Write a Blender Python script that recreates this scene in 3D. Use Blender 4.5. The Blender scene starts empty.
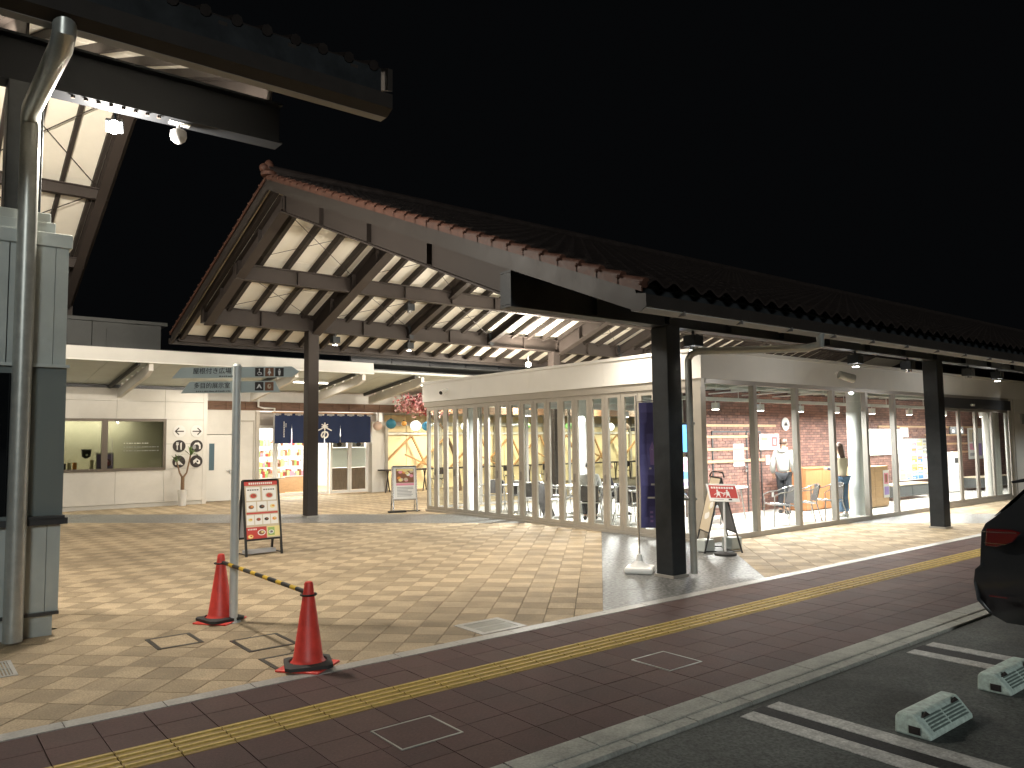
import bpy, bmesh, math, random
from mathutils import Vector, Matrix, Euler
R = math.radians
random.seed(7)
S = bpy.context.scene
COL = S.collection

# ------------------------------------------------------------------ camera
# world axes: +x runs along the kerb (away, right), +y runs into the square (away, left), z up
YAW, PITCH, ROLL, FPX = 0.897488694, 0.0745869972, -0.0114670576, 771.865574
fw = Vector((math.cos(YAW) * math.cos(PITCH), math.sin(YAW) * math.cos(PITCH), math.sin(PITCH)))
rt = Vector((math.sin(YAW), -math.cos(YAW), 0))
up = rt.cross(fw)
r2 = math.cos(ROLL) * rt + math.sin(ROLL) * up
u2 = -math.sin(ROLL) * rt + math.cos(ROLL) * up
cd = bpy.data.cameras.new('camera')
cam = bpy.data.objects.new('camera', cd)
COL.objects.link(cam)
mw = Matrix((r2, u2, -fw)).transposed().to_4x4()
mw.translation = Vector((0, 0, 1.8))
cam.matrix_world = mw
cd.sensor_fit = 'HORIZONTAL'
cd.sensor_width = 36
cd.lens = FPX * 36 / 1024
cd.clip_end = 3000
cd.clip_start = 0.05
S.camera = cam

# ------------------------------------------------------------------ sky, exposure
W = bpy.data.worlds.new('World')
S.world = W
W.use_nodes = True
bg = W.node_tree.nodes['Background']
bg.inputs['Color'].default_value = (0.70, 0.78, 0.9, 1)
bg.inputs['Strength'].default_value = 0.0026
# faint cool light from the high car park lamps behind the camera
sl = bpy.data.lights.new('car_park_light', 'SUN'); sl.energy = 0.85; sl.angle = R(12); sl.color = (0.95, 1.0, 0.97)
so = bpy.data.objects.new('car_park_light', sl); COL.objects.link(so)
so.rotation_euler = Vector((0.38, 0.85, -0.30)).to_track_quat('-Z', 'Y').to_euler()
S.view_settings.view_transform = 'Standard'
S.view_settings.look = 'None'
S.view_settings.exposure = 0
S.view_settings.gamma = 1
S.cycles.use_denoising = True
S.cycles.max_bounces = 7
S.cycles.diffuse_bounces = 3
S.cycles.glossy_bounces = 3
S.cycles.transmission_bounces = 4
S.cycles.transparent_max_bounces = 16
S.cycles.sample_clamp_indirect = 4
S.cycles.caustics_reflective = False
S.cycles.caustics_refractive = False

# ------------------------------------------------------------------ materials
MATS = {}
def mat(name, c, rough=0.6, metal=0.0, var=0.0, scale=8.0, bump=0.0, bscale=60.0, emit=0.0, ecol=None, coat=0.0, spec=0.5, stretch=None, speck=0.0, sscale=55, stain=0.0):
    if name in MATS: return MATS[name]
    m = bpy.data.materials.new(name); m.use_nodes = True
    nt = m.node_tree; b = nt.nodes['Principled BSDF']
    b.inputs['Base Color'].default_value = (*c, 1)
    b.inputs['Roughness'].default_value = rough
    b.inputs['Metallic'].default_value = metal
    b.inputs['Specular IOR Level'].default_value = spec
    if coat: b.inputs['Coat Weight'].default_value = coat; b.inputs['Coat Roughness'].default_value = 0.05
    if emit:
        b.inputs['Emission Color'].default_value = (*(ecol or c), 1); b.inputs['Emission Strength'].default_value = emit
    geo = nt.nodes.new('ShaderNodeNewGeometry'); vec = geo.outputs['Position']
    if stretch:
        mp = nt.nodes.new('ShaderNodeMapping'); mp.inputs['Scale'].default_value = stretch
        nt.links.new(vec, mp.inputs['Vector']); vec = mp.outputs['Vector']
    if var or speck:
        n = nt.nodes.new('ShaderNodeTexNoise'); n.inputs['Scale'].default_value = scale; n.inputs['Detail'].default_value = 5; n.inputs['Roughness'].default_value = 0.65
        nt.links.new(vec, n.inputs['Vector'])
        mr = nt.nodes.new('ShaderNodeMapRange'); mr.inputs['From Min'].default_value = 0.3; mr.inputs['From Max'].default_value = 0.7
        mr.inputs['To Min'].default_value = 1 - var; mr.inputs['To Max'].default_value = 1 + var
        nt.links.new(n.outputs['Fac'], mr.inputs['Value'])
        out = mr.outputs['Result']
        if speck:
            n2 = nt.nodes.new('ShaderNodeTexNoise'); n2.inputs['Scale'].default_value = sscale; n2.inputs['Detail'].default_value = 3
            nt.links.new(geo.outputs['Position'], n2.inputs['Vector'])
            m2 = nt.nodes.new('ShaderNodeMapRange'); m2.inputs['From Min'].default_value = 0.35; m2.inputs['From Max'].default_value = 0.65
            m2.inputs['To Min'].default_value = 1 - speck; m2.inputs['To Max'].default_value = 1 + speck
            nt.links.new(n2.outputs['Fac'], m2.inputs['Value'])
            mm = nt.nodes.new('ShaderNodeMath'); mm.operation = 'MULTIPLY'
            nt.links.new(out, mm.inputs[0]); nt.links.new(m2.outputs['Result'], mm.inputs[1]); out = mm.outputs[0]
        if stain:
            n3 = nt.nodes.new('ShaderNodeTexNoise'); n3.inputs['Scale'].default_value = 0.55; n3.inputs['Detail'].default_value = 7; n3.inputs['Roughness'].default_value = 0.7; n3.inputs['Distortion'].default_value = 0.6
            nt.links.new(geo.outputs['Position'], n3.inputs['Vector'])
            m3 = nt.nodes.new('ShaderNodeMapRange'); m3.inputs['From Min'].default_value = 0.38; m3.inputs['From Max'].default_value = 0.58
            m3.inputs['To Min'].default_value = 1 - stain * 1.4; m3.inputs['To Max'].default_value = 1 + stain * 0.5
            nt.links.new(n3.outputs['Fac'], m3.inputs['Value'])
            mm = nt.nodes.new('ShaderNodeMath'); mm.operation = 'MULTIPLY'
            nt.links.new(out, mm.inputs[0]); nt.links.new(m3.outputs['Result'], mm.inputs[1]); out = mm.outputs[0]
        vm = nt.nodes.new('ShaderNodeVectorMath'); vm.operation = 'SCALE'; vm.inputs[0].default_value = c
        nt.links.new(out, vm.inputs['Scale']); nt.links.new(vm.outputs['Vector'], b.inputs['Base Color'])
        r = nt.nodes.new('ShaderNodeMapRange'); r.inputs['To Min'].default_value = max(0.02, rough - 0.12); r.inputs['To Max'].default_value = min(1, rough + 0.12)
        nt.links.new(n.outputs['Fac'], r.inputs['Value']); nt.links.new(r.outputs['Result'], b.inputs['Roughness'])
    if bump:
        n = nt.nodes.new('ShaderNodeTexNoise'); n.inputs['Scale'].default_value = bscale; n.inputs['Detail'].default_value = 4
        nt.links.new(geo.outputs['Position'], n.inputs['Vector'])
        bp = nt.nodes.new('ShaderNodeBump'); bp.inputs['Strength'].default_value = bump; bp.inputs['Distance'].default_value = 0.01
        nt.links.new(n.outputs['Fac'], bp.inputs['Height']); nt.links.new(bp.outputs['Normal'], b.inputs['Normal'])
    MATS[name] = m
    return m

def glass_mat(name, tint=(0.97, 0.99, 0.98), base=0.05):
    m = bpy.data.materials.new(name); m.use_nodes = True
    nt = m.node_tree; nt.nodes.clear()
    o = nt.nodes.new('ShaderNodeOutputMaterial'); mx = nt.nodes.new('ShaderNodeMixShader')
    t = nt.nodes.new('ShaderNodeBsdfTransparent'); t.inputs['Color'].default_value = (*tint, 1)
    g = nt.nodes.new('ShaderNodeBsdfGlossy'); g.inputs['Roughness'].default_value = 0.02
    lw = nt.nodes.new('ShaderNodeLayerWeight'); lw.inputs['Blend'].default_value = 0.5
    pw = nt.nodes.new('ShaderNodeMath'); pw.operation = 'POWER'; pw.inputs[1].default_value = 5
    f = nt.nodes.new('ShaderNodeMath'); f.operation = 'MULTIPLY_ADD'; f.inputs[1].default_value = 0.6; f.inputs[2].default_value = base * 0.5
    nt.links.new(lw.outputs['Facing'], pw.inputs[0]); nt.links.new(pw.outputs[0], f.inputs[0])
    nt.links.new(f.outputs[0], mx.inputs[0]); nt.links.new(t.outputs[0], mx.inputs[1]); nt.links.new(g.outputs[0], mx.inputs[2])
    nt.links.new(mx.outputs[0], o.inputs['Surface'])
    MATS[name] = m
    return m

M = {}
M['tileA'] = mat('paving_light', (0.455, 0.352, 0.226), 0.72, stain=0.17, var=0.14, scale=3, speck=0.22, sscale=70, bump=0.35, bscale=180)  # light and dark tiles: brushing that catches light, put into the colour
M['tileB'] = mat('paving_dark', (0.320, 0.247, 0.156), 0.75, stain=0.17, var=0.14, scale=3, speck=0.22, sscale=70, bump=0.35, bscale=180)
M['tileC'] = mat('paving_mid', (0.385, 0.298, 0.190), 0.74, stain=0.17, var=0.14, scale=3, speck=0.22, sscale=70, bump=0.35, bscale=180)
M['joint'] = mat('joint_sand', (0.10, 0.085, 0.065), 0.9, var=0.2, scale=20)
M['granite'] = mat('granite', (0.145, 0.145, 0.14), 0.40, var=0.14, scale=1.6, speck=0.75, sscale=24, bump=0.12, bscale=140)
M['border'] = mat('border_stone', (0.40, 0.385, 0.36), 0.38, var=0.12, scale=6, speck=0.14, bump=0.12)
M['redA'] = mat('red_slab', (0.096, 0.056, 0.052), 0.7, spec=0.2, stain=0.12, var=0.16, scale=3, speck=0.12, bump=0.25, bscale=160)
M['redB'] = mat('red_slab_dark', (0.084, 0.049, 0.046), 0.7, spec=0.2, stain=0.12, var=0.16, scale=3, speck=0.12, bump=0.25, bscale=160)
M['redC'] = mat('red_slab_brown', (0.102, 0.062, 0.056), 0.7, spec=0.2, stain=0.12, var=0.16, scale=3, speck=0.12, bump=0.25, bscale=160)
M['yellow'] = mat('tactile_yellow', (0.56, 0.40, 0.11), 0.6, var=0.16, scale=9, speck=0.1, bump=0.2)
M['yelg'] = mat('tactile_groove', (0.30, 0.20, 0.05), 0.7, var=0.2, scale=9)
M['kerb'] = mat('kerb_concrete', (0.36, 0.365, 0.33), 0.8, stain=0.15, var=0.22, scale=5, speck=0.13, bump=0.3)
M['asphalt'] = mat('asphalt', (0.088, 0.096, 0.091), 0.85, stain=0.28, var=0.35, scale=1.1, speck=0.35, bump=0.6, bscale=220)
M['asphaltd'] = mat('asphalt_patch', (0.030, 0.030, 0.031), 0.85, var=0.2, scale=3, speck=0.3, bump=0.5, bscale=220)
M['paint'] = mat('road_paint', (0.50, 0.50, 0.48), 0.75, stain=0.2, var=0.3, scale=14, speck=0.2, bump=0.3)
M['steel'] = mat('brown_steel', (0.042, 0.034, 0.030), 0.55, spec=0.18, var=0.10, scale=3, bump=0.05)
M['steeld'] = mat('dark_steel', (0.026, 0.029, 0.032), 0.5, stain=0.3, var=0.2, scale=5, bump=0.05, spec=0.2)
M['rafter'] = mat('dark_rafter', (0.040, 0.033, 0.029), 0.6, spec=0.18, var=0.15, scale=4)
M['soffit'] = mat('soffit_board', (0.80, 0.76, 0.66), 0.7, var=0.06, scale=1.3, bump=0.04)
M['barge'] = mat('barge_board', (0.030, 0.025, 0.022), 0.5, spec=0.18, var=0.12, scale=3)
M['rtile'] = mat('roof_tile_brown', (0.068, 0.030, 0.020), 0.6, var=0.35, scale=9, spec=0.25)
M['rtiled'] = mat('roof_tile_dark', (0.020, 0.0145, 0.0125), 0.45, var=0.3, scale=6, spec=0.4)
M['gutter'] = mat('gutter_grey', (0.16, 0.15, 0.14), 0.5, var=0.1, scale=4)
M['pipe'] = mat('stainless_pipe', (0.40, 0.41, 0.385), 0.36, 0.45, var=0.12, scale=9)
M['wallw'] = mat('white_panel_wall', (0.75, 0.73, 0.68), 0.6, stain=0.05, var=0.04, scale=1.4, bump=0.03)
M['fascia'] = mat('cream_fascia', (0.80, 0.79, 0.75), 0.5, var=0.04, scale=1.0)
M['fasciag'] = mat('grey_fascia', (0.62, 0.61, 0.57), 0.5, var=0.05, scale=1.0)
M['frame'] = mat('champagne_aluminium', (0.46, 0.425, 0.37), 0.4, 0.35, var=0.05, scale=4)
M['frameg'] = mat('grey_aluminium', (0.40, 0.375, 0.34), 0.4, 0.4, var=0.05, scale=4)
M['framed'] = mat('dark_aluminium', (0.06, 0.062, 0.065), 0.4, 0.4)
M['clad'] = mat('grey_green_cladding', (0.45, 0.485, 0.465), 0.4, 0.1, stain=0.10, var=0.07, scale=2)
M['clad2'] = mat('grey_trim', (0.52, 0.56, 0.54), 0.35, 0.2, var=0.06, scale=3)
M['signpaint'] = mat('sign_grey_blue', (0.56, 0.62, 0.60), 0.4, 0.2, var=0.05, scale=5)
M['post'] = mat('post_grey', (0.66, 0.68, 0.66), 0.4, 0.15, var=0.06, scale=6)
M['black'] = mat('black_matt', (0.022, 0.022, 0.022), 0.5)
M['rubber'] = mat('black_rubber', (0.03, 0.029, 0.028), 0.7, var=0.2, scale=30, bump=0.15)
M['white'] = mat('white_plastic', (0.78, 0.78, 0.76), 0.45, var=0.04, scale=10)
M['offwhite'] = mat('ceiling_white', (0.70, 0.73, 0.70), 0.6, var=0.05, scale=2)
M['ceilg'] = mat('deck_green_grey', (0.54, 0.58, 0.54), 0.55, var=0.08, scale=2)
M['cone'] = mat('cone_red', (0.78, 0.07, 0.052), 0.45, stain=0.12, var=0.14, scale=11, spec=0.5)
M['yel'] = mat('stripe_yellow', (0.75, 0.48, 0.03), 0.45)
M['ink'] = mat('ink_brown', (0.035, 0.028, 0.026), 0.6)
M['red'] = mat('print_red', (0.50, 0.06, 0.05), 0.5)
M['paper'] = mat('paper_white', (0.82, 0.81, 0.78), 0.6)
M['cream'] = mat('print_cream', (0.58, 0.49, 0.36), 0.6)
M['pyel'] = mat('print_yellow', (0.78, 0.68, 0.30), 0.6)
M['pgreen'] = mat('print_green', (0.30, 0.45, 0.14), 0.6)
M['pbrown'] = mat('print_brown', (0.23, 0.10, 0.05), 0.6)
M['pblue'] = mat('print_blue', (0.10, 0.25, 0.55), 0.6)
M['ppink'] = mat('print_pink', (0.75, 0.30, 0.40), 0.6)
M['ppurple'] = mat('print_purple', (0.35, 0.25, 0.55), 0.6)
M['porange'] = mat('print_orange', (0.75, 0.30, 0.07), 0.6)
M['pgrey'] = mat('print_grey', (0.35, 0.35, 0.36), 0.6)
M['noren'] = mat('indigo_cloth', (0.012, 0.024, 0.075), 0.85, var=0.12, scale=10)
M['banner'] = mat('violet_cloth', (0.12, 0.115, 0.31), 0.8, var=0.08, scale=8)
M['alu'] = mat('polished_aluminium', (0.75, 0.75, 0.74), 0.22, 0.9)
M['weave'] = mat('dark_weave', (0.055, 0.05, 0.047), 0.7, bump=0.5, bscale=150)
M['tabletop'] = mat('table_white', (0.78, 0.78, 0.76), 0.3)
M['floorin'] = mat('indoor_floor_tile', (0.62, 0.61, 0.57), 0.25, var=0.06, scale=2)
M['brickA'] = mat('brick_red', (0.215, 0.115, 0.093), 0.8, var=0.25, scale=9, bump=0.3)
M['brickB'] = mat('brick_brown', (0.165, 0.092, 0.078), 0.8, var=0.25, scale=9, bump=0.3)
M['brickC'] = mat('brick_orange', (0.26, 0.14, 0.11), 0.8, var=0.25, scale=9, bump=0.3)
M['mortar'] = mat('mortar', (0.075, 0.05, 0.045), 0.9, var=0.1)
M['wood'] = mat('light_wood', (0.48, 0.31, 0.17), 0.5, var=0.16, scale=3, stretch=(2, 2, 9))
M['woodo'] = mat('orange_wood', (0.48, 0.215, 0.095), 0.45, var=0.14, scale=3, stretch=(12, 12, 1.2))
M['woodd'] = mat('dark_timber', (0.16, 0.085, 0.05), 0.6, var=0.35, scale=3, stretch=(1, 3, 9))
M['woodp'] = mat('slat_timber', (0.19, 0.13, 0.09), 0.6, var=0.3, scale=4, stretch=(9, 9, 1))
M['timber'] = mat('brace_timber', (0.42, 0.24, 0.10), 0.55, var=0.15, scale=4)
M['creamw'] = mat('cream_screen_wall', (0.80, 0.68, 0.42), 0.7, var=0.06, scale=2)
M['carp'] = mat('car_paint_black', (0.022, 0.025, 0.029), 0.32, 0.3, coat=1.0, spec=0.6)
M['carg'] = mat('car_window', (0.006, 0.007, 0.008), 0.05, 0, coat=0.5)
M['lamp_red'] = mat('tail_lamp_red', (0.10, 0.004, 0.006), 0.12, coat=1.0)
M['chrome'] = mat('chrome', (0.75, 0.75, 0.75), 0.08, 1.0)
M['stop'] = mat('wheel_stop_concrete', (0.36, 0.42, 0.385), 0.75, var=0.2, scale=22, bump=0.4, bscale=90)
M['stopd'] = mat('groove_dark', (0.16, 0.21, 0.19), 0.8)
M['stopm'] = mat('wheel_stop_mint', (0.58, 0.70, 0.64), 0.6, var=0.3, scale=22, bump=0.3, bscale=90)
M['skin'] = mat('skin', (0.55, 0.34, 0.24), 0.55)
M['hair'] = mat('hair_dark', (0.022, 0.015, 0.012), 0.5, bump=0.4, bscale=120)
M['hairb'] = mat('hair_brown', (0.05, 0.026, 0.016), 0.5, bump=0.4, bscale=120)
M['hairg'] = mat('hair_grey', (0.16, 0.155, 0.15), 0.6, bump=0.5, bscale=120)
M['hoodie'] = mat('hoodie_pale_grey', (0.36, 0.355, 0.33), 0.85, var=0.05, scale=10, bump=0.25, bscale=25)
M['trouser'] = mat('trousers_black', (0.018, 0.019, 0.023), 0.8, bump=0.2, bscale=25)
M['jeans'] = mat('blue_jeans', (0.10, 0.165, 0.25), 0.8, var=0.15, scale=14, bump=0.2, bscale=25)
M['vest'] = mat('cream_vest', (0.68, 0.60, 0.44), 0.9, bump=0.4, bscale=40)
M['navy'] = mat('navy_sleeve', (0.018, 0.02, 0.035), 0.8)
M['shirt'] = mat('pale_shirt', (0.62, 0.62, 0.60), 0.85, bump=0.2, bscale=25)
M['leaf'] = mat('leaf_green', (0.12, 0.20, 0.055), 0.5, var=0.3, scale=20)
M['bark'] = mat('bark', (0.22, 0.14, 0.085), 0.9, var=0.3, scale=20, bump=0.5)
M['petal'] = mat('blossom_pink', (0.78, 0.38, 0.40), 0.8)
M['petal2'] = mat('blossom_pale', (0.82, 0.58, 0.56), 0.8)
M['petal3'] = mat('blossom_red', (0.50, 0.11, 0.12), 0.8)
M['winwall'] = mat('room_olive_wall', (0.46, 0.42, 0.33), 0.8, var=0.06, scale=2)
M['concrete'] = mat('rooftop_grey', (0.065, 0.068, 0.067), 0.8, var=0.1)
M['litwhite'] = mat('lit_panel', (0.8, 0.85, 0.8), 0.6, emit=2.0, ecol=(0.95, 1.0, 0.95))
M['litposter'] = mat('tv_blue', (0.05, 0.25, 0.6), 0.3, emit=1.1, ecol=(0.10, 0.36, 0.85))
M['tube'] = mat('lamp_tube', (1, 1, 1), 0.5, emit=14, ecol=(1.0, 0.93, 0.80))
M['lens'] = mat('lamp_lens', (1, 1, 1), 0.4, emit=35, ecol=(1.0, 0.93, 0.82))
M['lensw'] = mat('flood_lens', (1, 1, 1), 0.4, emit=60, ecol=(1.0, 0.88, 0.68))
M['lensc'] = mat('flood_lens_cool', (1, 1, 1), 0.4, emit=60, ecol=(0.90, 0.95, 1.0))
M['lantw'] = mat('lantern_white', (0.9, 0.9, 0.88), 0.7, emit=1.6, ecol=(1, 0.97, 0.9))
M['lantb'] = mat('lantern_blue', (0.05, 0.25, 0.42), 0.7, emit=0.15)
M['lantt'] = mat('lantern_teal', (0.03, 0.17, 0.24), 0.7, emit=0.15)
M['lanto'] = mat('lantern_orange', (0.75, 0.36, 0.08), 0.7, emit=0.3)
M['lantp'] = mat('lantern_pale_pink', (0.62, 0.46, 0.36), 0.7, emit=0.15)
M['lantg'] = mat('lantern_green', (0.25, 0.55, 0.18), 0.7, emit=0.3)
M['glass'] = glass_mat('clear_glass')
M['glassd'] = glass_mat('tinted_glass', (0.60, 0.62, 0.55))

# ------------------------------------------------------------------ mesh helpers
class MB:
    def __init__(s): s.v = []; s.f = []; s.m = []; s.cur = 0; s.sm = False
    def face(s, pts):
        b = len(s.v); s.v += [tuple(p) for p in pts]; s.f.append(tuple(range(b, b + len(pts)))); s.m.append(s.cur)
    def add(s, vs, fs):
        b = len(s.v); s.v += [tuple(p) for p in vs]
        for f in fs: s.f.append(tuple(b + i for i in f)); s.m.append(s.cur)
    def box(s, x0, y0, z0, x1, y1, z1):
        x0, x1 = min(x0, x1), max(x0, x1); y0, y1 = min(y0, y1), max(y0, y1); z0, z1 = min(z0, z1), max(z0, z1)
        s.add([(x0, y0, z0), (x1, y0, z0), (x1, y1, z0), (x0, y1, z0), (x0, y0, z1), (x1, y0, z1), (x1, y1, z1), (x0, y1, z1)],
              [(3, 2, 1, 0), (4, 5, 6, 7), (0, 1, 5, 4), (1, 2, 6, 5), (2, 3, 7, 6), (3, 0, 4, 7)]); return s
    def prism(s, poly, axis, a, b):
        # poly: list of 2D points in the plane normal to axis ('x': (y,z), 'y': (x,z), 'z': (x,y))
        def P(q, t): return (t, q[0], q[1]) if axis == 'x' else ((q[0], t, q[1]) if axis == 'y' else (q[0], q[1], t))
        n = len(poly); vs = [P(q, a) for q in poly] + [P(q, b) for q in poly]
        fs = [tuple(range(n)), tuple(range(2 * n - 1, n - 1, -1))] + [(i, i + n, (i + 1) % n + n, (i + 1) % n) for i in range(n)]
        s.add(vs, fs); return s
    def frame_of(s, p, q, upv=(0, 0, 1)):
        p = Vector(p); q = Vector(q); d = (q - p).normalized(); u = Vector(upv)
        if abs(d.dot(u)) > 0.98: u = Vector((1, 0, 0))
        r = d.cross(u).normalized(); u = r.cross(d).normalized(); return p, q, r, u
    def bar(s, p, q, w, h, upv=(0, 0, 1)):
        p, q, r, u = s.frame_of(p, q, upv); o = []
        for c in (p, q):
            for a, b in ((-1, -1), (1, -1), (1, 1), (-1, 1)): o.append(c + r * a * w / 2 + u * b * h / 2)
        s.add(o, [(0, 1, 2, 3), (7, 6, 5, 4), (0, 4, 5, 1), (1, 5, 6, 2), (2, 6, 7, 3), (3, 7, 4, 0)]); return s
    def ibeam(s, p, q, w, h, t=0.025, upv=(0, 0, 1)):
        p, q, r, u = s.frame_of(p, q, upv); T = 0.014
        prof = [(-w/2, -h/2), (w/2, -h/2), (w/2, -h/2+t), (T, -h/2+t), (T, h/2-t), (w/2, h/2-t), (w/2, h/2), (-w/2, h/2), (-w/2, h/2-t), (-T, h/2-t), (-T, -h/2+t), (-w/2, -h/2+t)]
        n = 12; vs = [c + r * a + u * b for c in (p, q) for a, b in prof]
        fs = [(0, 1, 2, 3, 10, 11), (9, 4, 5, 6, 7, 8)[::1], (3, 4, 9, 10)]
        fs = [(0, 1, 2, 3, 10, 11), (3, 4, 9, 10), (4, 5, 6, 7, 8, 9)]
        fs = fs + [tuple(i + n for i in f[::-1]) for f in fs] + [(i, i + n, (i + 1) % n + n, (i + 1) % n) for i in range(n)]
        s.add(vs, fs); return s
    def tube(s, pts, r, n=8, cap=True):
        pts = [Vector(p) for p in pts]; rs = r if isinstance(r, (list, tuple)) else [r] * len(pts)
        b = len(s.v); prev = None
        for i, p in enumerate(pts):
            d = ((pts[min(i + 1, len(pts) - 1)] - pts[max(i - 1, 0)])).normalized()
            if prev is None:
                u = Vector((0, 0, 1)) if abs(d.z) < 0.9 else Vector((1, 0, 0)); a = d.cross(u).normalized()
            else: a = (prev - d * prev.dot(d)).normalized()
            prev = a; c = d.cross(a)
            for k in range(n):
                th = 2 * math.pi * k / n; s.v.append(tuple(p + (a * math.cos(th) + c * math.sin(th)) * rs[i]))
        for i in range(len(pts) - 1):
            for k in range(n):
                s.f.append((b + i * n + k, b + i * n + (k + 1) % n, b + (i + 1) * n + (k + 1) % n, b + (i + 1) * n + k)); s.m.append(s.cur)
        if cap:
            s.f.append(tuple(b + k for k in range(n))[::-1]); s.m.append(s.cur)
            s.f.append(tuple(b + (len(pts) - 1) * n + k for k in range(n))); s.m.append(s.cur)
        return s
    def lathe(s, prof, c=(0, 0, 0), n=20, cap=True):
        b = len(s.v)
        for (r, z) in prof:
            for k in range(n):
                t = 2 * math.pi * k / n; s.v.append((c[0] + r * math.cos(t), c[1] + r * math.sin(t), c[2] + z))
        for i in range(len(prof) - 1):
            for k in range(n):
                s.f.append((b + i * n + k, b + i * n + (k + 1) % n, b + (i + 1) * n + (k + 1) % n, b + (i + 1) * n + k)); s.m.append(s.cur)
        if cap:
            s.f.append(tuple(b + k for k in range(n))[::-1]); s.m.append(s.cur)
            s.f.append(tuple(b + (len(prof) - 1) * n + k for k in range(n))); s.m.append(s.cur)
        return s
    def sphere(s, c, r, n=12, m=8, sc=(1, 1, 1)):
        prof = [(math.sin(math.pi * i / m), -math.cos(math.pi * i / m)) for i in range(m + 1)]
        b = len(s.v)
        for (a, z) in prof:
            for k in range(n):
                t = 2 * math.pi * k / n
                s.v.append((c[0] + r * a * math.cos(t) * sc[0], c[1] + r * a * math.sin(t) * sc[1], c[2] + r * z * sc[2]))
        for i in range(m):
            for k in range(n):
                s.f.append((b + i * n + k, b + i * n + (k + 1) % n, b + (i + 1) * n + (k + 1) % n, b + (i + 1) * n + k)); s.m.append(s.cur)
        return s
    def tf(s, mx, i0=0):
        s.v = s.v[:i0] + [tuple(mx @ Vector(p)) for p in s.v[i0:]]; return s
    def mesh(s, name, mats, off=(0, 0, 0), smooth=False):
        me = bpy.data.meshes.new(name)
        o = off
        me.from_pydata([(a - o[0], b - o[1], c - o[2]) for a, b, c in s.v], [], s.f)
        if not isinstance(mats, (list, tuple)): mats = [mats]
        for m in mats: me.materials.append(m)
        if len(mats) > 1: me.polygons.foreach_set('material_index', s.m)
        if smooth: me.polygons.foreach_set('use_smooth', [True] * len(me.polygons)); me.set_sharp_from_angle(angle=R(40))
        me.update(); return me

def wloc(o):
    v = Vector((0, 0, 0))
    while o is not None: v += o.location; o = o.parent
    return v
def link(name, me, parent=None, loc=(0, 0, 0), rot=(0, 0, 0)):
    o = bpy.data.objects.new(name, me); COL.objects.link(o); o.parent = parent; o.location = loc; o.rotation_euler = rot
    return o
def part(name, mb, mats, parent, smooth=False, bevel=0, label=None, kind=None):
    """mesh part given in world coordinates, child of parent (parents have no rotation while building)"""
    o = link(name, mb.mesh(name, mats, wloc(parent), smooth), parent)
    if bevel:
        b = o.modifiers.new('bevel', 'BEVEL'); b.width = bevel; b.segments = 2; b.limit_method = 'ANGLE'; b.angle_limit = R(35)
    if label: o['label'] = label
    if kind: o['kind'] = kind
    return o
def thing(name, label, cat, loc=(0, 0, 0), group=None, rot=0):
    o = bpy.data.objects.new(name, None); COL.objects.link(o); o.location = loc; o.rotation_euler = (0, 0, rot)
    o.empty_display_size = 0.2
    o['label'] = label; o['category'] = cat
    if group: o['group'] = group
    return o
def solo(name, mb, mats, label, cat, loc=(0, 0, 0), group=None, smooth=False, bevel=0):
    o = link(name, mb.mesh(name, mats, loc, smooth), None, loc)
    o['label'] = label; o['category'] = cat
    if group: o['group'] = group
    if bevel:
        b = o.modifiers.new('bevel', 'BEVEL'); b.width = bevel; b.segments = 2; b.limit_method = 'ANGLE'; b.angle_limit = R(35)
    return o
def struct(name, mb, mats, smooth=False):
    o = link(name, mb.mesh(name, mats, smooth=smooth)); o['kind'] = 'structure'; return o
def copy_tree(o, parent=None):
    c = o.copy(); COL.objects.link(c); c.parent = parent
    if parent is not None: c.matrix_parent_inverse = o.matrix_parent_inverse.copy()
    for ch in [x for x in ALL_CH.get(o.name, [])]: copy_tree(ch, c)
    return c
ALL_CH = {}
def freeze(o):
    ALL_CH[o.name] = [c for c in bpy.data.objects if c.parent == o]
    for c in ALL_CH[o.name]: freeze(c)
def dup(o, loc, rot, label, group=None):
    c = copy_tree(o); c.location = loc; c.rotation_euler = (0, 0, rot); c['label'] = label
    if group: c['group'] = group
    return c

FONTC = {}
def text_mesh(txt, size, mat_, thick=0.0, bold=0.0, align='CENTER'):
    cu = bpy.data.curves.new('writing', 'FONT'); cu.body = txt; cu.size = size; cu.align_x = align; cu.align_y = 'CENTER'
    cu.extrude = thick; cu.offset = bold; cu.resolution_u = 2
    o = bpy.data.objects.new('writing_tmp', cu); COL.objects.link(o)
    dg = bpy.context.evaluated_depsgraph_get(); me = bpy.data.meshes.new_from_object(o.evaluated_get(dg))
    bpy.data.objects.remove(o); bpy.data.curves.remove(cu)
    me.materials.clear(); me.materials.append(mat_); return me
def writing(txt, size, mat_, parent, wpos, right, upv, bold=0.0, name='lettering', align='CENTER'):
    me = text_mesh(txt, size, mat_, 0.0015, bold, align)
    r = Vector(right).normalized(); u = Vector(upv); u = (u - r * u.dot(r)).normalized(); n = r.cross(u)
    mx = Matrix((r, u, n)).transposed().to_4x4(); me.transform(mx)
    me.transform(Matrix.Translation(Vector(wpos) - wloc(parent)))
    o = link(name, me, parent); return o

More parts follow.
